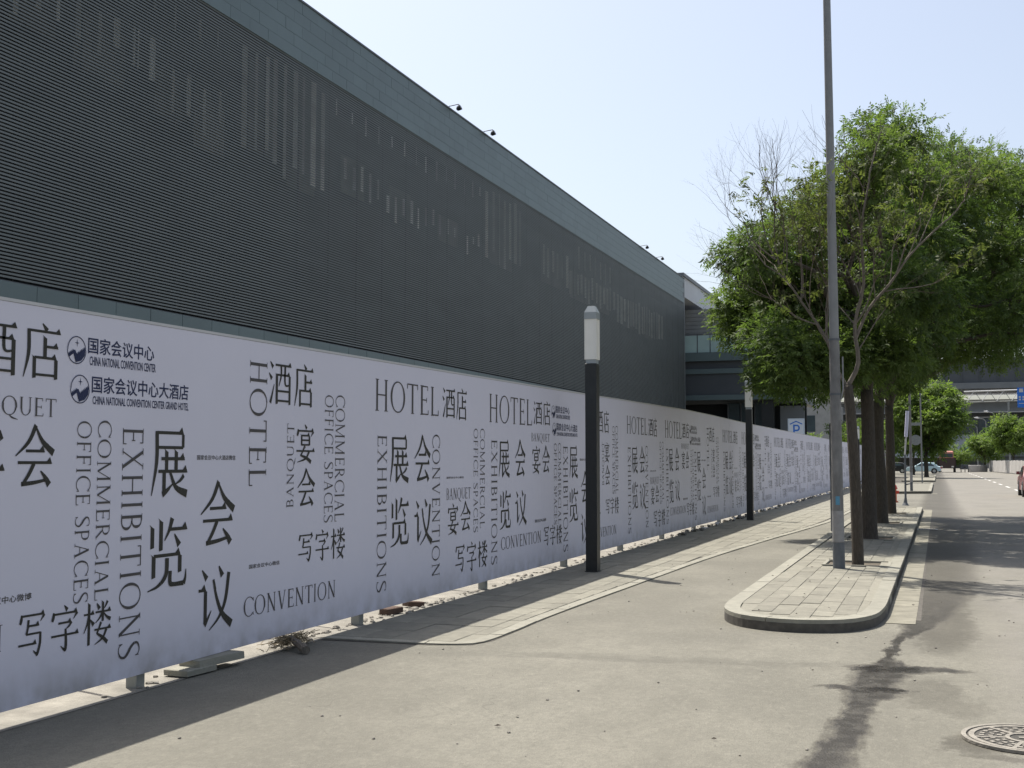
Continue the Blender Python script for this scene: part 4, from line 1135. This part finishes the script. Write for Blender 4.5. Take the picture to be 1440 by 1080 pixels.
# first tree: thin crown, half of it bare
def bare_tree(loc, label):
    rnd = np.random.default_rng(4)
    t = empty('street_tree', loc, label=label, cat='tree', group=G1)
    tr = MB()
    tr.tube(smooth_path([(0, 0, -.03), (.0, 0, .3), (-.02, 0, 1.3), (-.06, 0, 2.2), (-.10, 0, 2.62)], 4), np.linspace(.088, .072, 17), 12)
    tr.build('trunk', M['bark'], t, smooth=True)
    wood = MB(); twigs = MB(); ends = []
    def grow(p, d, L, r, depth):
        n = 4; pts = [p]; dd = d.copy()
        for i in range(n):
            dd = (dd + Vector(rnd.normal(0, .13, 3)) + Vector((0, 0, .06))).normalized()
            pts.append(pts[-1] + dd * L / n)
        r1 = r*.62
        (wood if r > .011 else twigs).tube(pts, np.linspace(r, r1, n+1), 6 if r > .02 else 4, cap=False)
        if depth == 0 or L < .16 or pts[-1].z > 6.35: ends.append((pts[-1], dd)); return
        k = 3 if rnd.random() < .55 else 2
        for j in range(k):
            ang = rnd.uniform(.3, .75) * (0.45 if j == 0 else 1)
            ax = dd.cross(Vector(rnd.normal(0, 1, 3))).normalized()
            nd = (Matrix.Rotation(ang, 3, ax) @ dd)
            grow(pts[-1], nd, L*rnd.uniform(.62, .82), r1*(.9 if j == 0 else .65), depth-1)
        for q in pts[1:-1]:
            if rnd.random() < .55:
                ax = dd.cross(Vector(rnd.normal(0, 1, 3))).normalized()
                grow(q, Matrix.Rotation(rnd.uniform(.5, .9), 3, ax) @ dd, L*.5, r1*.4, max(0, depth-2))
    top = Vector((-.10, 0, 2.60))
    # the three main limbs seen in the photograph
    A = smooth_path([top, (-.26, 0, 2.9), (-.40, 0, 3.35), (-.75, .1, 3.9), (-1.05, .1, 4.4)], 3)
    B = smooth_path([top, (.06, 0, 2.95), (.02, 0, 3.5), (.16, -.05, 4.1), (.14, -.05, 4.9), (.26, 0, 5.6)], 3)
    C_ = smooth_path([(.03, 0, 3.3), (.22, .1, 3.75), (.52, .1, 4.1), (.8, .1, 4.5), (1.15, .15, 4.85)], 3)
    for P, r0, r1 in ((A, .026, .012), (B, .036, .013), (C_, .025, .012)):
        wood.tube(P, np.linspace(r0, r1, len(P)), 8, cap=False)
    for P in (A, B, C_):
        for i in range(4, len(P) - 1, 2):
            grow(P[i], Vector((rnd.normal(P[i].x*.5, .5), rnd.normal(0, .4), 1)).normalized(), rnd.uniform(.6, .95), .012, 3)
    grow(Vector((-1.12, .1, 4.55)), Vector((-.35, 0, 1)).normalized(), .80, .016, 4)
    grow(Vector((-.95, .1, 4.35)), Vector((.05, 0, 1)).normalized(), .90, .016, 4)
    grow(Vector((-.72, .1, 3.95)), Vector((.12, .1, 1)).normalized(), 1.0, .016, 4)
    grow(Vector((-1.12, .1, 4.55)), Vector((-.8, .1, .9)).normalized(), .75, .014, 4)
    grow(A[-2], Vector((-.9, 0, .6)).normalized(), .8, .014, 4)
    grow(A[-1], Vector((.2, .1, 1)).normalized(), .85, .015, 4)
    grow(A[-1], Vector((-.5, 0, .8)).normalized(), .85, .018, 4)
    grow(A[7], Vector((-.9, .1, .5)).normalized(), .8, .016, 4)
    grow(A[5], Vector((-.15, 0, 1)).normalized(), .95, .018, 4)
    grow(A[9], Vector((-.1, .2, 1)).normalized(), .9, .018, 4)
    grow(B[-1], Vector((.1, 0, 1)).normalized(), .6, .018, 3)
    grow(B[8], Vector((-.3, 0, .9)).normalized(), .8, .018, 4)
    grow(B[6], Vector((.5, 0, .9)).normalized(), .7, .016, 4)
    grow(C_[-1], Vector((.6, 0, .7)).normalized(), .6, .018, 4)
    grow(C_[7], Vector((.3, 0, .9)).normalized(), .8, .016, 4)
    grow(C_[5], Vector((.8, 0, .35)).normalized(), .7, .012, 3)
    wood.build('limb', M['barkpale'], t, smooth=True); twigs.build('twigs', M['twig'], t)
    sel = [e for e, d in ends if (e.x > -1.3 and e.z > 3.2 and e.z < 5.9 and rnd.random() < .08)]
    sel += [Vector((-1.45, .0, 5.5)), Vector((-1.35, .1, 5.3)), Vector((-1.5, 0, 5.15)), Vector((-1.2, 0, 4.9)), Vector((-1.6, .1, 5.6))]
    leaf_mesh('crown', sel, rnd, 6, .16, 9, .07, .026, 'leafdull', t)
    return t
bare_tree((-1.10, 17.75, .09), 'half-bare street tree with pale forked dry branches, nearest on the island')

tree((-.95, 122, .1), 11, (.4, 0, 5.6), (3.7, 3, 4.8), 'bright green full tree on the farthest island, in front of the parked car and truck', 31, .24, 2.2, 230, 30, 1.05, 'leaffresh', leaflets=5, ll=.30, lw=.13)
G2 = 'trees right of the road beyond the white barrier'
tree((9.8, 172, 0), 10, (0, 0, 4.9), (3.1, 3, 3.6), 'round bright green tree at the right edge of the photo beyond the barrier', 33, .2, 1.8, 110, 24, .9, 'leaffresh', group=G2, leaflets=5, ll=.32, lw=.14)
tree((7.0, 196, 0), 8, (0, 0, 4.0), (2.6, 2.6, 2.7), 'smaller green tree beyond the barrier, left of the round one', 34, .2, 1.4, 80, 24, .9, 'leaffresh', group=G2, leaflets=5, ll=.32, lw=.14)
tree((14.5, 178, 0), 10, (0, 0, 5.2), (3.2, 3, 3.8), 'green tree outside the right edge beyond the barrier', 38, .2, 1.8, 90, 24, .9, 'leaffresh', group=G2, leaflets=5, ll=.32, lw=.14)
G3 = 'trees showing above the far hoarding'
for i, (x, y, h, r, lab) in enumerate(((-5.9, 100, 4.2, 2.2, 'dark green tree above the far hoarding beside the parking sign'), (-9.5, 96, 3.4, 1.9, 'low green shrub top left of the parking sign over the hoarding'),
        (-6.0, 125, 6.4, 3.2, 'green tree behind the hoarding seen between the island trunks'), (-5.3, 160, 7.2, 3.6, 'farther green tree above the end of the hoarding'),
        (-2.6, 150, 6.6, 2.6, 'dark green tree behind the parked cars at the end of the hoarding'), (-9.5, 150, 7, 3.4, 'broad green tree behind the hoarding seen past the tall grey pole'))):
    tree((x, y, 0), h, (0, 0, h*.62), (r, r, h*.42), lab, 50+i, .15, h*.3, 70, 24, .8, 'leaffresh' if i % 2 else 'leaf', group=G3, leaflets=5, ll=.24, lw=.11)
tree((4.6, 260, 0), 4.5, (0, 0, 2.9), (3.4, 3, 2.0), 'low pale green shrub mass at the far end of the road, under the blue boards', 61, .1, 1.0, 60, 24, .9, 'leaffresh', leaflets=5, ll=.3, lw=.14)

# ------------------------------------------------------------------ parking sign behind the hoarding
ps = empty('parking_sign', (-6.78, 62, 0), label='pale blue parking sign with a P under a roof chevron, rising above the hoarding', cat='sign')
MB().box(-.04, .04, .01, .07, 0, 2.9).build('post', M['steelpost'], ps)
MB().box(-.42, .42, 0, .06, 2.75, 3.82).build('board', mat('pale_blue_board', (0.42, 0.50, 0.58), .5, .04, 2), ps)
MB().box(-.36, .36, -.006, 0, 2.8, 3.76).build('face_panel', mat('pale_face', (0.50, 0.56, 0.62), .5, .04, 2), ps)
P = MB()
P.poly([(-.15, -.012, 2.90), (-.07, -.012, 2.90), (-.07, -.012, 3.50), (-.15, -.012, 3.50)])
n = 10
for i in range(n):
    a, b = -math.pi/2 + math.pi*i/n, -math.pi/2 + math.pi*(i+1)/n
    P.poly([(.04+.15*math.cos(a), -.012, 3.33+.17*math.sin(a)), (.04+.15*math.cos(b), -.012, 3.33+.17*math.sin(b)), (.04+.07*math.cos(b), -.012, 3.33+.09*math.sin(b)), (.04+.07*math.cos(a), -.012, 3.33+.09*math.sin(a))])
P.poly([(-.07, -.012, 3.42), (.04, -.012, 3.42), (.04, -.012, 3.50), (-.07, -.012, 3.50)])
P.poly([(-.07, -.012, 3.16), (.04, -.012, 3.16), (.04, -.012, 3.24), (-.07, -.012, 3.24)])
P.build('letter_p', M['blue'], ps)
MB().poly([(-.32, -.012, 3.55), (-.30, -.012, 3.50), (0, -.012, 3.64), (0, -.012, 3.70)]).poly([(0, -.012, 3.70), (0, -.012, 3.64), (.30, -.012, 3.50), (.32, -.012, 3.55)]).build('roof_mark', M['blue'], ps)

# ------------------------------------------------------------------ poles on the far islands
p2 = empty('light_pole', (-1.23, 63.5, .1), label='pale grey pole with a dark foot on the second island', cat='pole')
MB().tube([(0, 0, 0), (0, 0, .45)], .072, 12).build('dark_foot', M['poledark'], p2)
MB().tube([(0, 0, .45), (0, 0, .95)], .074, 12).build('pale_wrap', M['sticker'], p2)
MB().tube([(0, 0, .95), (0, 0, 5.0)], [.070, .062], 12).build('lower_shaft', M['polegrey'], p2)
MB().tube([(0, 0, 5.0), (0, 0, 11)], [.058, .045], 12).build('upper_shaft', M['polelight'], p2)
p3 = empty('sign_pole', (-1.0, 90, 0), label='thin grey pole with a round grey sign back, beside the third island', cat='pole')
MB().tube([(0, 0, 0), (0, 0, 6.9)], .05, 8).build('shaft', M['polelight'], p3)
MB().tube([(-.38, -.07, 3.15), (-.38, -.05, 3.15)], .38, 18).build('round_sign_back', M['steelpost'], p3)
MB().box(-.75, -.02, -.06, -.03, 4.2, 4.42).build('bracket_plate', M['steelpost'], p3)
stk = empty('leaning_stake', (-1.10, 45.3, 0), label='slim leaning stake with a pale lilac upper half, just beyond the long island', cat='post')
MB().tube([(0, 0, 0), (0, 0, .10), (.01, 0, .3), (.02, 0, 1.85)], [.13, .07, .038, .032], 8).build('lower_shaft', M['poledark'], stk)
MB().tube([(.02, 0, 1.85), (.07, 0, 2.5)], .030, 8).build('middle_shaft', M['white'], stk)
MB().tube([(.07, 0, 2.5), (.14, 0, 3.45)], .062, 8).build('rolled_flag', mat('pale_lilac_cloth', (.55, .55, .68), .7, .08, 8), stk)
MB().tube([(.02, 0, .75), (.18, 0, .80)], .025, 6).build('side_peg', M['poledark'], stk)

# fire hydrant, seen between the last trunk and the stake
hy = empty('fire_hydrant', (-1.60, 48.6, 0), label='orange red fire hydrant beyond the end of the long island', cat='hydrant')
MB().tube([(0, 0, 0), (0, 0, .05), (0, 0, .06), (0, 0, .52)], [.16, .16, .11, .10], 12).build('barrel', M['orange'], hy)
MB().tube([(0, 0, .52), (0, 0, .56), (0, 0, .66), (0, 0, .73)], [.14, .14, .10, .03], 12).build('bonnet', M['red'], hy)
MB().tube([(0, 0, .73), (0, 0, .80)], .028, 6).build('top_nut', M['red'], hy)
for dx, dy in ((-1, 0), (1, 0), (0, -1)): MB().tube([(dx*.08, dy*.08, .40), (dx*.19, dy*.19, .40)], .06, 10).build('outlet_cap', M['red'], hy)

# bicycle parked by the hoarding
bk = empty('bicycle', (-3.25, 60.5, .016), R(70), label='grey bicycle standing on the pavement, half hidden by the first tree trunk', cat='bicycle')
for x in (-.52, .52):
    w_ = MB(); pts = [(x + .33*math.cos(2*math.pi*i/20), 0, .34 + .33*math.sin(2*math.pi*i/20)) for i in range(21)]
    w_.tube(pts, .02, 5, cap=False); w_.build('wheel', M['tyre'], bk)
    s_ = MB()
    for i in range(8): a = math.pi*i/8; s_.tube([(x - .32*math.cos(a), 0, .34 - .32*math.sin(a)), (x + .32*math.cos(a), 0, .34 + .32*math.sin(a))], .003, 3)
    s_.build('spokes', M['rim'], bk)
fr = MB()
for a, b in (((-.52,.34),(-.1,.30)), ((-.1,.30),(.38,.80)), ((-.2,.82),(-.1,.30)), ((-.18,.75),(.36,.82)), ((-.52,.34),(-.18,.75)), ((.52,.34),(.34,.95))):
    fr.tube([(a[0], 0, a[1]), (b[0], 0, b[1])], .016, 6)
fr.build('frame', M['polelight'], bk)
MB().box(-.33, -.08, -.06, .06, .86, .90, .01).build('saddle', M['black'], bk)
MB().tube([(.30, -.27, 1.0), (.36, -.1, 1.02), (.36, .1, 1.02), (.30, .27, 1.0)], .012, 6).build('handlebar', M['black'], bk)
MB().box(.45, .78, -.13, .13, .72, .92).build('basket', M['poledark'], bk)

# ------------------------------------------------------------------ vehicles
def wheel(name, x, y, r, w_, parent, side):
    t = MB().tube([(x, y - w_/2, r), (x, y + w_/2, r)], r, 18).build(name, M['tyre'], parent)
    MB().tube([(x, y + side*w_*.5 - .0, r), (x, y + side*(w_*.5 + .012), r)], r*.62, 14).build('rim', M['rim'], t)
def car(name, loc, rz, label, m, sedan=False, group=None):
    t = empty(name, loc, rz, label=label, cat='car', group=group)
    prof = [(-2.2, .32), (-2.24, .62), (-2.15, .93), (-1.85, 1.0), (-1.45, 1.42), (-.6, 1.50), (.3, 1.47), (1.05, 1.02), (1.85, .88), (2.18, .72), (2.22, .40), (2.1, .28)]
    if sedan: prof = [(-2.3, .32), (-2.34, .62), (-2.28, .95), (-1.65, 1.02), (-1.0, 1.42), (-.3, 1.47), (.35, 1.44), (1.15, 1.0), (1.95, .86), (2.28, .70), (2.3, .40), (2.1, .28)]
    mb = MB(); Wd = .88
    ys = (-Wd, -Wd*.93, Wd*.93, Wd)
    n = len(prof); rows = []
    for y, k in ((-Wd, 0), (-Wd*.80, 1), (Wd*.80, 1), (Wd, 0)):
        row = []
        for x, z in prof:
            # tumblehome: the greenhouse is narrower than the sills
            yy = y * (1 - .16*max(0, (z - .95)/.55))
            zz = z - (0.06 if k == 0 and z > .9 else 0); xx = x*(.985 if k == 0 else 1.0)
            row.append(len(mb.v)); mb.v.append((xx, yy, zz))
        rows.append(row)
    for a, b in zip(rows, rows[1:]):
        for i in range(n):
            j = (i+1) % n; mb.f.append((a[i], b[i], b[j], a[j]))
    mb.f.append(tuple(rows[0])); mb.f.append(tuple(reversed(rows[-1])))
    mb.build('body', m, t)
    for s in (-1, 1):
        def side(pts, nm, mt, o=.012):
            q = [(x, s*(Wd*(1 - .16*max(0, (z - .95)/.55)) + o), z) for x, z in pts]
            MB().poly(q if s < 0 else q[::-1]).build(nm, mt, t)
        g0 = -1.42 if not sedan else -1.15
        side([(g0, 1.0), (-.32, 1.0), (-.32, 1.36), (g0 + .42, 1.33)], 'side_window', M['windark'])
        side([(-.24, 1.0), (.86, 1.0), (.28, 1.35), (-.24, 1.36)], 'side_window', M['windark'])
        for a in (-.28, .82, -1.3): side([(a-.008, .38), (a+.008, .38), (a+.008, .98), (a-.008, .98)], 'door_gap', M['black'])
        side([(-.42, .80), (-.60, .80), (-.60, .84), (-.42, .84)], 'door_handle', M['rim'], .02)
        MB().box(.78, .94, s*.93-.07, s*.93+.07, 1.0, 1.14).build('mirror', m, t)
        for x in (-1.36, 1.38):
            MB().tube([(x, s*(Wd-.10), .34), (x, s*(Wd+.006), .34)], .39, 18).build('wheel_arch', M['black'], t)
            wheel('wheel', x, s*(Wd-.07), .33, .2, t, s)
        MB().box(2.12, 2.25, s*.62-.2, s*.62+.2, .62, .76).build('headlight', M['opal'], t)
        MB().box(-2.32, -2.18, s*.66-.18, s*.66+.18, .68, .88).build('tail_light', M['red'], t)
    MB().poly([(1.08, -.70, 1.03), (1.08, .70, 1.03), (.36, .62, 1.46), (.36, -.62, 1.46)]).build('windscreen', M['windark'], t)
    xb = -1.68 if sedan else -1.86
    MB().poly([(xb - .02, .68, 1.05), (xb - .02, -.68, 1.05), (xb + .42, -.62, 1.42), (xb + .42, .62, 1.42)]).build('rear_window', M['windark'], t)
    MB().box(-2.36, -2.30, -.26, .26, .56, .68).build('number_plate', M['blue'], t)
    MB().box(-2.34, 2.33, -.84, .84, .26, .36).build('bumper', M['black'], t)
    return t
car('parked_car', (-1.7, 168, 0), R(182), 'pale blue and white car side-on in the shade under the far trees', M['carwhite'])
car('red_car', (4.52, 59.3, 0), R(90), 'maroon car cut off by the right edge of the photo, on the carriageway', M['carred'], True)
tk = empty('dark_truck', (1.45, 186, 0), label='dark brown truck with a faded red cab top at the far end of the road', cat='truck')
MB().box(-1.25, 1.25, -1, 5, .75, 2.2).build('cargo_body', M['truck'], tk)
MB().box(-1.05, 1.05, -2.6, -1.0, .6, 2.1, .1).build('cab', M['truck'], tk)
MB().box(-1.0, .9, -2.5, -.9, 2.1, 3.15, .15).build('cab_roof', M['pinkred'], tk)
MB().box(-.9, .8, -2.62, -2.5, 2.2, 2.75).build('windscreen', M['windark'], tk)
for s in (-1, 1):
    for y in (-1.8, 3.6): MB().tube([(s*.9, y, .45), (s*1.18, y, .45)], .45, 14).build('wheel', M['tyre'], tk)
    MB().box(s*.75-.15, s*.75+.15, -2.66, -2.58, .75, .95).build('headlight', M['opal'], tk)
tr = empty('cargo_tricycle', (3.9, 186, 0), label='small dark cargo tricycle between the truck and the white barrier', cat='tricycle')
MB().box(-.5, .5, 0, 1.4, .45, 1.15).build('cargo_box', M['poledark'], tr)
MB().box(-.15, .15, -.7, -.2, .7, .85).build('saddle', M['black'], tr)
MB().tube([(0, -.5, .7), (0, -1.2, 1.1)], .04, 6).build('steering_post', M['poledark'], tr)
for x, y in ((-.5, .8), (.5, .8), (0, -1.25)): MB().tube([(x-.05, y, .3), (x+.05, y, .3)], .3, 12).build('wheel', M['tyre'], tr)
# two parked scooters behind the car
for i, (x, y, m, nm) in enumerate(((-4.6, 172, 'black', 'black car nose showing left of the pale blue car'),)):
    car('parked_car', (x - 1.2, y, 0), R(178), nm, M['black'])

# ------------------------------------------------------------------ white barrier along the right of the road
random.seed(3)
wb_ = empty('road_barrier', (7.6, 150, 0), label='long pale boarded barrier along the right side of the far road', cat='barrier')
pth = [(9.9, 138), (9.3, 165), (8.4, 186), (7.7, 198)]
def along(pth, step):
    out = []
    for (x0, y0), (x1, y1) in zip(pth, pth[1:]):
        L = math.hypot(x1-x0, y1-y0); n = max(1, round(L/step))
        for i in range(n): out.append((x0+(x1-x0)*i/n, y0+(y1-y0)*i/n, x0+(x1-x0)*(i+1)/n, y0+(y1-y0)*(i+1)/n))
    return out
for a, b, c, d in along(pth, 2.0):
    ang = math.atan2(d-b, c-a); L = math.hypot(c-a, d-b)
    o = MB().box(0.02, L-.02, -.04, .04, .08, 1.72 + random.uniform(-.04, .04)).build('barrier_panel', M['barrier'], wb_, loc=(a-7.6, b-150, 0)); o.rotation_euler.z = ang
    o = MB().box(-.04, .04, -.06, .06, 0, 1.78).build('barrier_post', M['steelpost'], wb_, loc=(a-7.6, b-150, 0)); o.rotation_euler.z = ang
wb2 = empty('road_barrier', (5, 195, 0), label='short low cream barrier angled across the road end beside the tricycle', cat='barrier')
for a, b, c, d in along([(4.6, 190), (7.2, 196)], 1.0):
    ang = math.atan2(d-b, c-a); L = math.hypot(c-a, d-b)
    o = MB().box(0.02, L-.02, -.2, .2, .02, 1.05, .05).build('barrier_block', M['barrier'], wb2, loc=(a-5, b-195, 0)); o.rotation_euler.z = ang

# ------------------------------------------------------------------ overhead sign gantry and far street furniture
ga = empty('sign_gantry', (12.5, 230, 0), label='white triangulated gantry across the far road carrying the blue direction sign', cat='gantry')
MB().box(-.15, .15, -.15, .15, 0, 12.4).build('post', M['steelpost'], ga)
MB().tube([(-7.5, 0, 14.35), (7.5, 0, 14.6)], .14, 6).build('top_chord', M['white'], ga)
MB().tube([(-7.5, 0, 12.4), (7.5, 0, 12.6)], .09, 6).build('bottom_chord', M['steelpost'], ga)
for i in range(6):
    x = -7.0 + i*2.5
    MB().tube([(x, 0, 12.45), (x+1.25, 0, 14.45)], .07, 5).build('brace', M['white'], ga); MB().tube([(x+1.25, 0, 14.45), (x+2.5, 0, 12.5)], .05, 5).build('brace', M['steelpost'], ga)
bs = empty('direction_sign', (15.3, 229.6, 11.3), label='blue direction sign with white marks hanging at the right edge', cat='sign')
MB().box(-1.35, 1.6, 0, .1, 0, 3.6).build('board', M['blue'], bs)
MB().box(-1.0, -.35, -.02, 0, 2.75, 3.4).build('white_mark', M['white'], bs)
for z in (1.3, 1.75):
    for i in range(4): MB().box(-1.1 + i*.6, -.75 + i*.6, -.02, 0, z, z+.3).build('white_mark', M['white'], bs)
MB().box(-1.1, 1.2, -.02, 0, .7, .8).build('white_mark', M['white'], bs)
bs2 = empty('blue_board', (6.9, 262, 0), label='low blue board on posts at the far end of the road', cat='sign')
MB().box(-1.6, 1.5, 0, .1, 3.1, 5.0).build('board', M['blue'], bs2)
for x in (-1.3, 1.2): MB().box(x-.06, x+.06, .1, .2, 0, 3.2).build('post', M['steelpost'], bs2)
def street_light(x, y, h, arm, lab):
    t = empty('street_light', (x, y, 0), label=lab, cat='street light', group='far curved street lights')
    MB().tube([(0, 0, 0), (0, 0, h-.6), (arm*.3, 0, h-.15), (arm, 0, h)], [.1, .07, .06, .05], 7).build('pole', M['polelight'], t)
    MB().tube([(arm*.9, 0, h-.02), (arm*1.1, 0, h+.06), (arm*1.6, 0, h+.12)], [.08, .19, .06], 8).build('lamp_head', M['white'], t)
street_light(-.3, 180, 14.2, .9, 'white street light head just above the bright green tree on the far island')
street_light(9.0, 205, 9.6, -1.0, 'upper white street light head left of the round tree')
street_light(8.3, 222, 9.2, -1.2, 'middle white street light head left of the round tree')
street_light(7.4, 240, 8.6, -1.3, 'lowest white street light head left of the round tree')

# ------------------------------------------------------------------ manhole
mh = empty('manhole_cover', (.46, 7.45, .004), label='round cast iron manhole cover with raised pattern in the lower right corner', cat='manhole cover')
def ring(r0, r1, z0, z1, n=40):
    mb = MB()
    for i in range(n):
        a = 2*math.pi*i/n
        for r, z in ((r0, z0), (r0, z1), (r1, z1), (r1, z0)): mb.v.append((r*math.cos(a), r*math.sin(a), z))
    for i in range(n):
        j = (i+1) % n
        for k in range(4): mb.f.append((i*4+k, i*4+(k+1) % 4, j*4+(k+1) % 4, j*4+k))
    return mb
mh.scale = (1, 1, .55)
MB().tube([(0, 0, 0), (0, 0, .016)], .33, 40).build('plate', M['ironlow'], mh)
ring(.335, .362, 0, .030).build('frame_ring', M['iron'], mh)
ring(.290, .322, .016, .027).build('rim_ring', M['iron'], mh)
ring(.10, .125, .016, .027, 24).build('inner_ring', M['iron'], mh)
for k in range(6):
    a = math.pi/3*k + .2; b = MB().box(.125, .29, -.012, .012, .016, .026).build('rib', M['iron'], mh); b.rotation_euler.z = a
random.seed(2)
mb = MB()
for r in (.155, .20, .25):
    n = int(2*math.pi*r/.055)
    for i in range(n):
        a = 2*math.pi*i/n; c, s_ = math.cos(a), math.sin(a); h = .016
        q = [(r-.014, -.017), (r+.014, -.013), (r+.012, .015), (r-.013, .012)]
        mb.prism([(x*c - y*s_, x*s_ + y*c) for x, y in q], .016, .025 + random.uniform(-.001, .001))
mb.box(-.05, .05, -.02, .02, .016, .027); mb.box(-.02, .02, -.06, .06, .016, .0265)
mb.build('raised_studs', M['iron'], mh, kind='stuff')

# ------------------------------------------------------------------ debris under the hoarding
random.seed(19)
sheet('hoarding_strip', [(-6.9, -6), (-5.245, -6), (-5.245, 9.44), (-5.245, 9.6), (-5.12, 64), (-4.88, 87), (-4.8, 125), (-7.5, 125)], 0.002, mat('dusty_strip', (0.22, 0.207, 0.176), .95, .28, 3.5, .5, 40))
def slab(loc, rz, sx, sy, sz, lab, name='concrete_slab', m='kerb', cat='concrete slab', tilt=0):
    mb = MB(); mb.box(-sx/2, sx/2, -sy/2, sy/2, 0, sz, .006)
    mb.v = [(x + random.uniform(-.004, .004), y + random.uniform(-.004, .004), z) for x, y, z in mb.v]
    o = mb.build(name, M[m], loc=loc, label=lab, cat=cat); o.rotation_euler = (0, tilt, rz); return o
slab((-5.33, 7.62, .012), R(86), .34, .22, .045, 'chipped concrete slab lying flat under the hoarding, lower of two by the near post')
slab((-5.30, 7.86, .052), R(84), .52, .20, .055, 'grey concrete slab resting on another beside the near hoarding post')
slab((-5.42, 11.28, .01), R(80), .26, .12, .06, 'reddish brown brick under the hoarding beside the second post', 'brick', 'brick', 'brick')
slab((-5.45, 11.9, .01), R(60), .22, .11, .055, 'small broken brick lying a little beyond the reddish one', 'brick', 'brick', 'brick', .1)
# dry straw bundle and a broken branch
sb = MB(); rnd = np.random.default_rng(9)
for i in range(170):
    a = rnd.uniform(0, 2*math.pi); c = Vector((rnd.normal(0, .05), rnd.normal(0, .13), .03 + rnd.random()*.07))
    d = Vector((rnd.normal(0, 1)*.10, rnd.normal(0, 1)*.16, rnd.uniform(-.02, .09)))
    sb.tube([c - d*.5, c + d*.1 + Vector((0, 0, .01)), c + d*.5], .003, 3, cap=False)
sb.v = [(x, y, max(z, .002)) for x, y, z in sb.v]
tag(sb.build('straw_bundle', M['straw'], loc=(-5.26, 8.95, .004)), 'tuft of dry yellow straw poking out from under the hoarding', 'straw')
br = MB().tube(smooth_path([(-.18, .12, .07), (-.05, .03, .09), (.08, -.06, .06), (.20, -.16, .035)], 4), np.linspace(.022, .038, 13) * (1 + .15*np.sin(np.arange(13)*2.1)), 8)
tag(br.build('broken_branch', M['barkpale'], loc=(-5.16, 8.86, .0)), 'short thick broken branch lying beside the dry straw tuft', 'branch')
# rubble and litter along the foot of the hoarding: nobody could count it
rb = MB()
def lump(x, y, s):
    n0 = len(rb.v); rb.blob((x, y, s*.35), s, 6, 4, (1, random.uniform(.8, 1.5), random.uniform(.4, .7)), .28)
for i in range(300):
    y = random.uniform(6.6, 40) if i < 230 else random.uniform(40, 75)
    if 7.3 < y < 8.3 and random.random() < .6: continue
    lump(wx(y) + random.gauss(-.06, .07), y, random.choice((.012, .018, .025, .035)) * (1.6 if y > 25 else 1))
for i in range(130):
    y = random.uniform(8.9, 14) if i < 90 else random.uniform(14, 30); lump(wx(y) + random.gauss(-.10, .05), y, random.uniform(.01, .025))
tag(rb.build('rubble', M['rubble'], kind='stuff', label='small rubble and broken paving along the foot of the hoarding'))
lt = MB()
for i in range(46):
    y = random.uniform(24, 64); x = wx(y) + random.uniform(.0, .16); a = random.uniform(0, 3); s = random.uniform(.04, .13)
    lt.v += [(x + s*math.cos(a+k*1.57)*random.uniform(.5, 1), y + s*1.6*math.sin(a+k*1.57), random.uniform(.01, .09)) for k in range(4)]
    n = len(lt.v) - 4; lt.f += [(n, n+1, n+2), (n, n+2, n+3)]
lt.build('litter', M['white'], kind='stuff')
dl = MB()
for i in range(40):
    y = random.uniform(24, 62); dl.blob((wx(y) + random.uniform(-.05, .18), y, .03), random.uniform(.03, .07), 6, 4, (1, 1.8, .8), .3)
dl.build('dark_clods', M['clodshade'], kind='stuff')  # rubble lumps; shadow among the pieces is put into their dark colour
# pebbles and dead leaves scattered on the drive
pb = MB()
for i in range(260):
    x, y = random.uniform(-4.4, 2.0), random.uniform(4.5, 26)
    if pt_in(x, y, op): continue
    s = random.choice((.004, .005, .007, .011)); pb.blob((x, y, s*.4), s, 5, 4, (1, 1.2, .6), .2)
pb.build('pebbles', M['rubble'], kind='stuff')
dv = MB()
for i in range(70):
    x, y = random.uniform(-4.2, 1.6), random.uniform(4.6, 24); a = random.uniform(0, 6.28); s = random.uniform(.012, .026); z = .126 if pt_in(x, y, op) else .008
    p = [(s, 0, .006), (0, s*.4, .012), (-s, 0, .004), (0, -s*.4, .002)]
    dv.poly([(x + u*math.cos(a) - v*math.sin(a), y + u*math.sin(a) + v*math.cos(a), z + w) for u, v, w in p])
dv.build('fallen_leaves', M['bark'], kind='stuff')
# lane markings, worn
mk = MB()
for y in range(60, 200, 9):
    x = 4.1 - .00*y; mk.poly([(x, y, .004), (x+.14, y, .004), (x+.14, y+4, .004), (x, y+4, .004)])
mk.build('lane_marking', mat('worn_marking', (.58, .57, .54), .8, .25, 3), kind='structure')
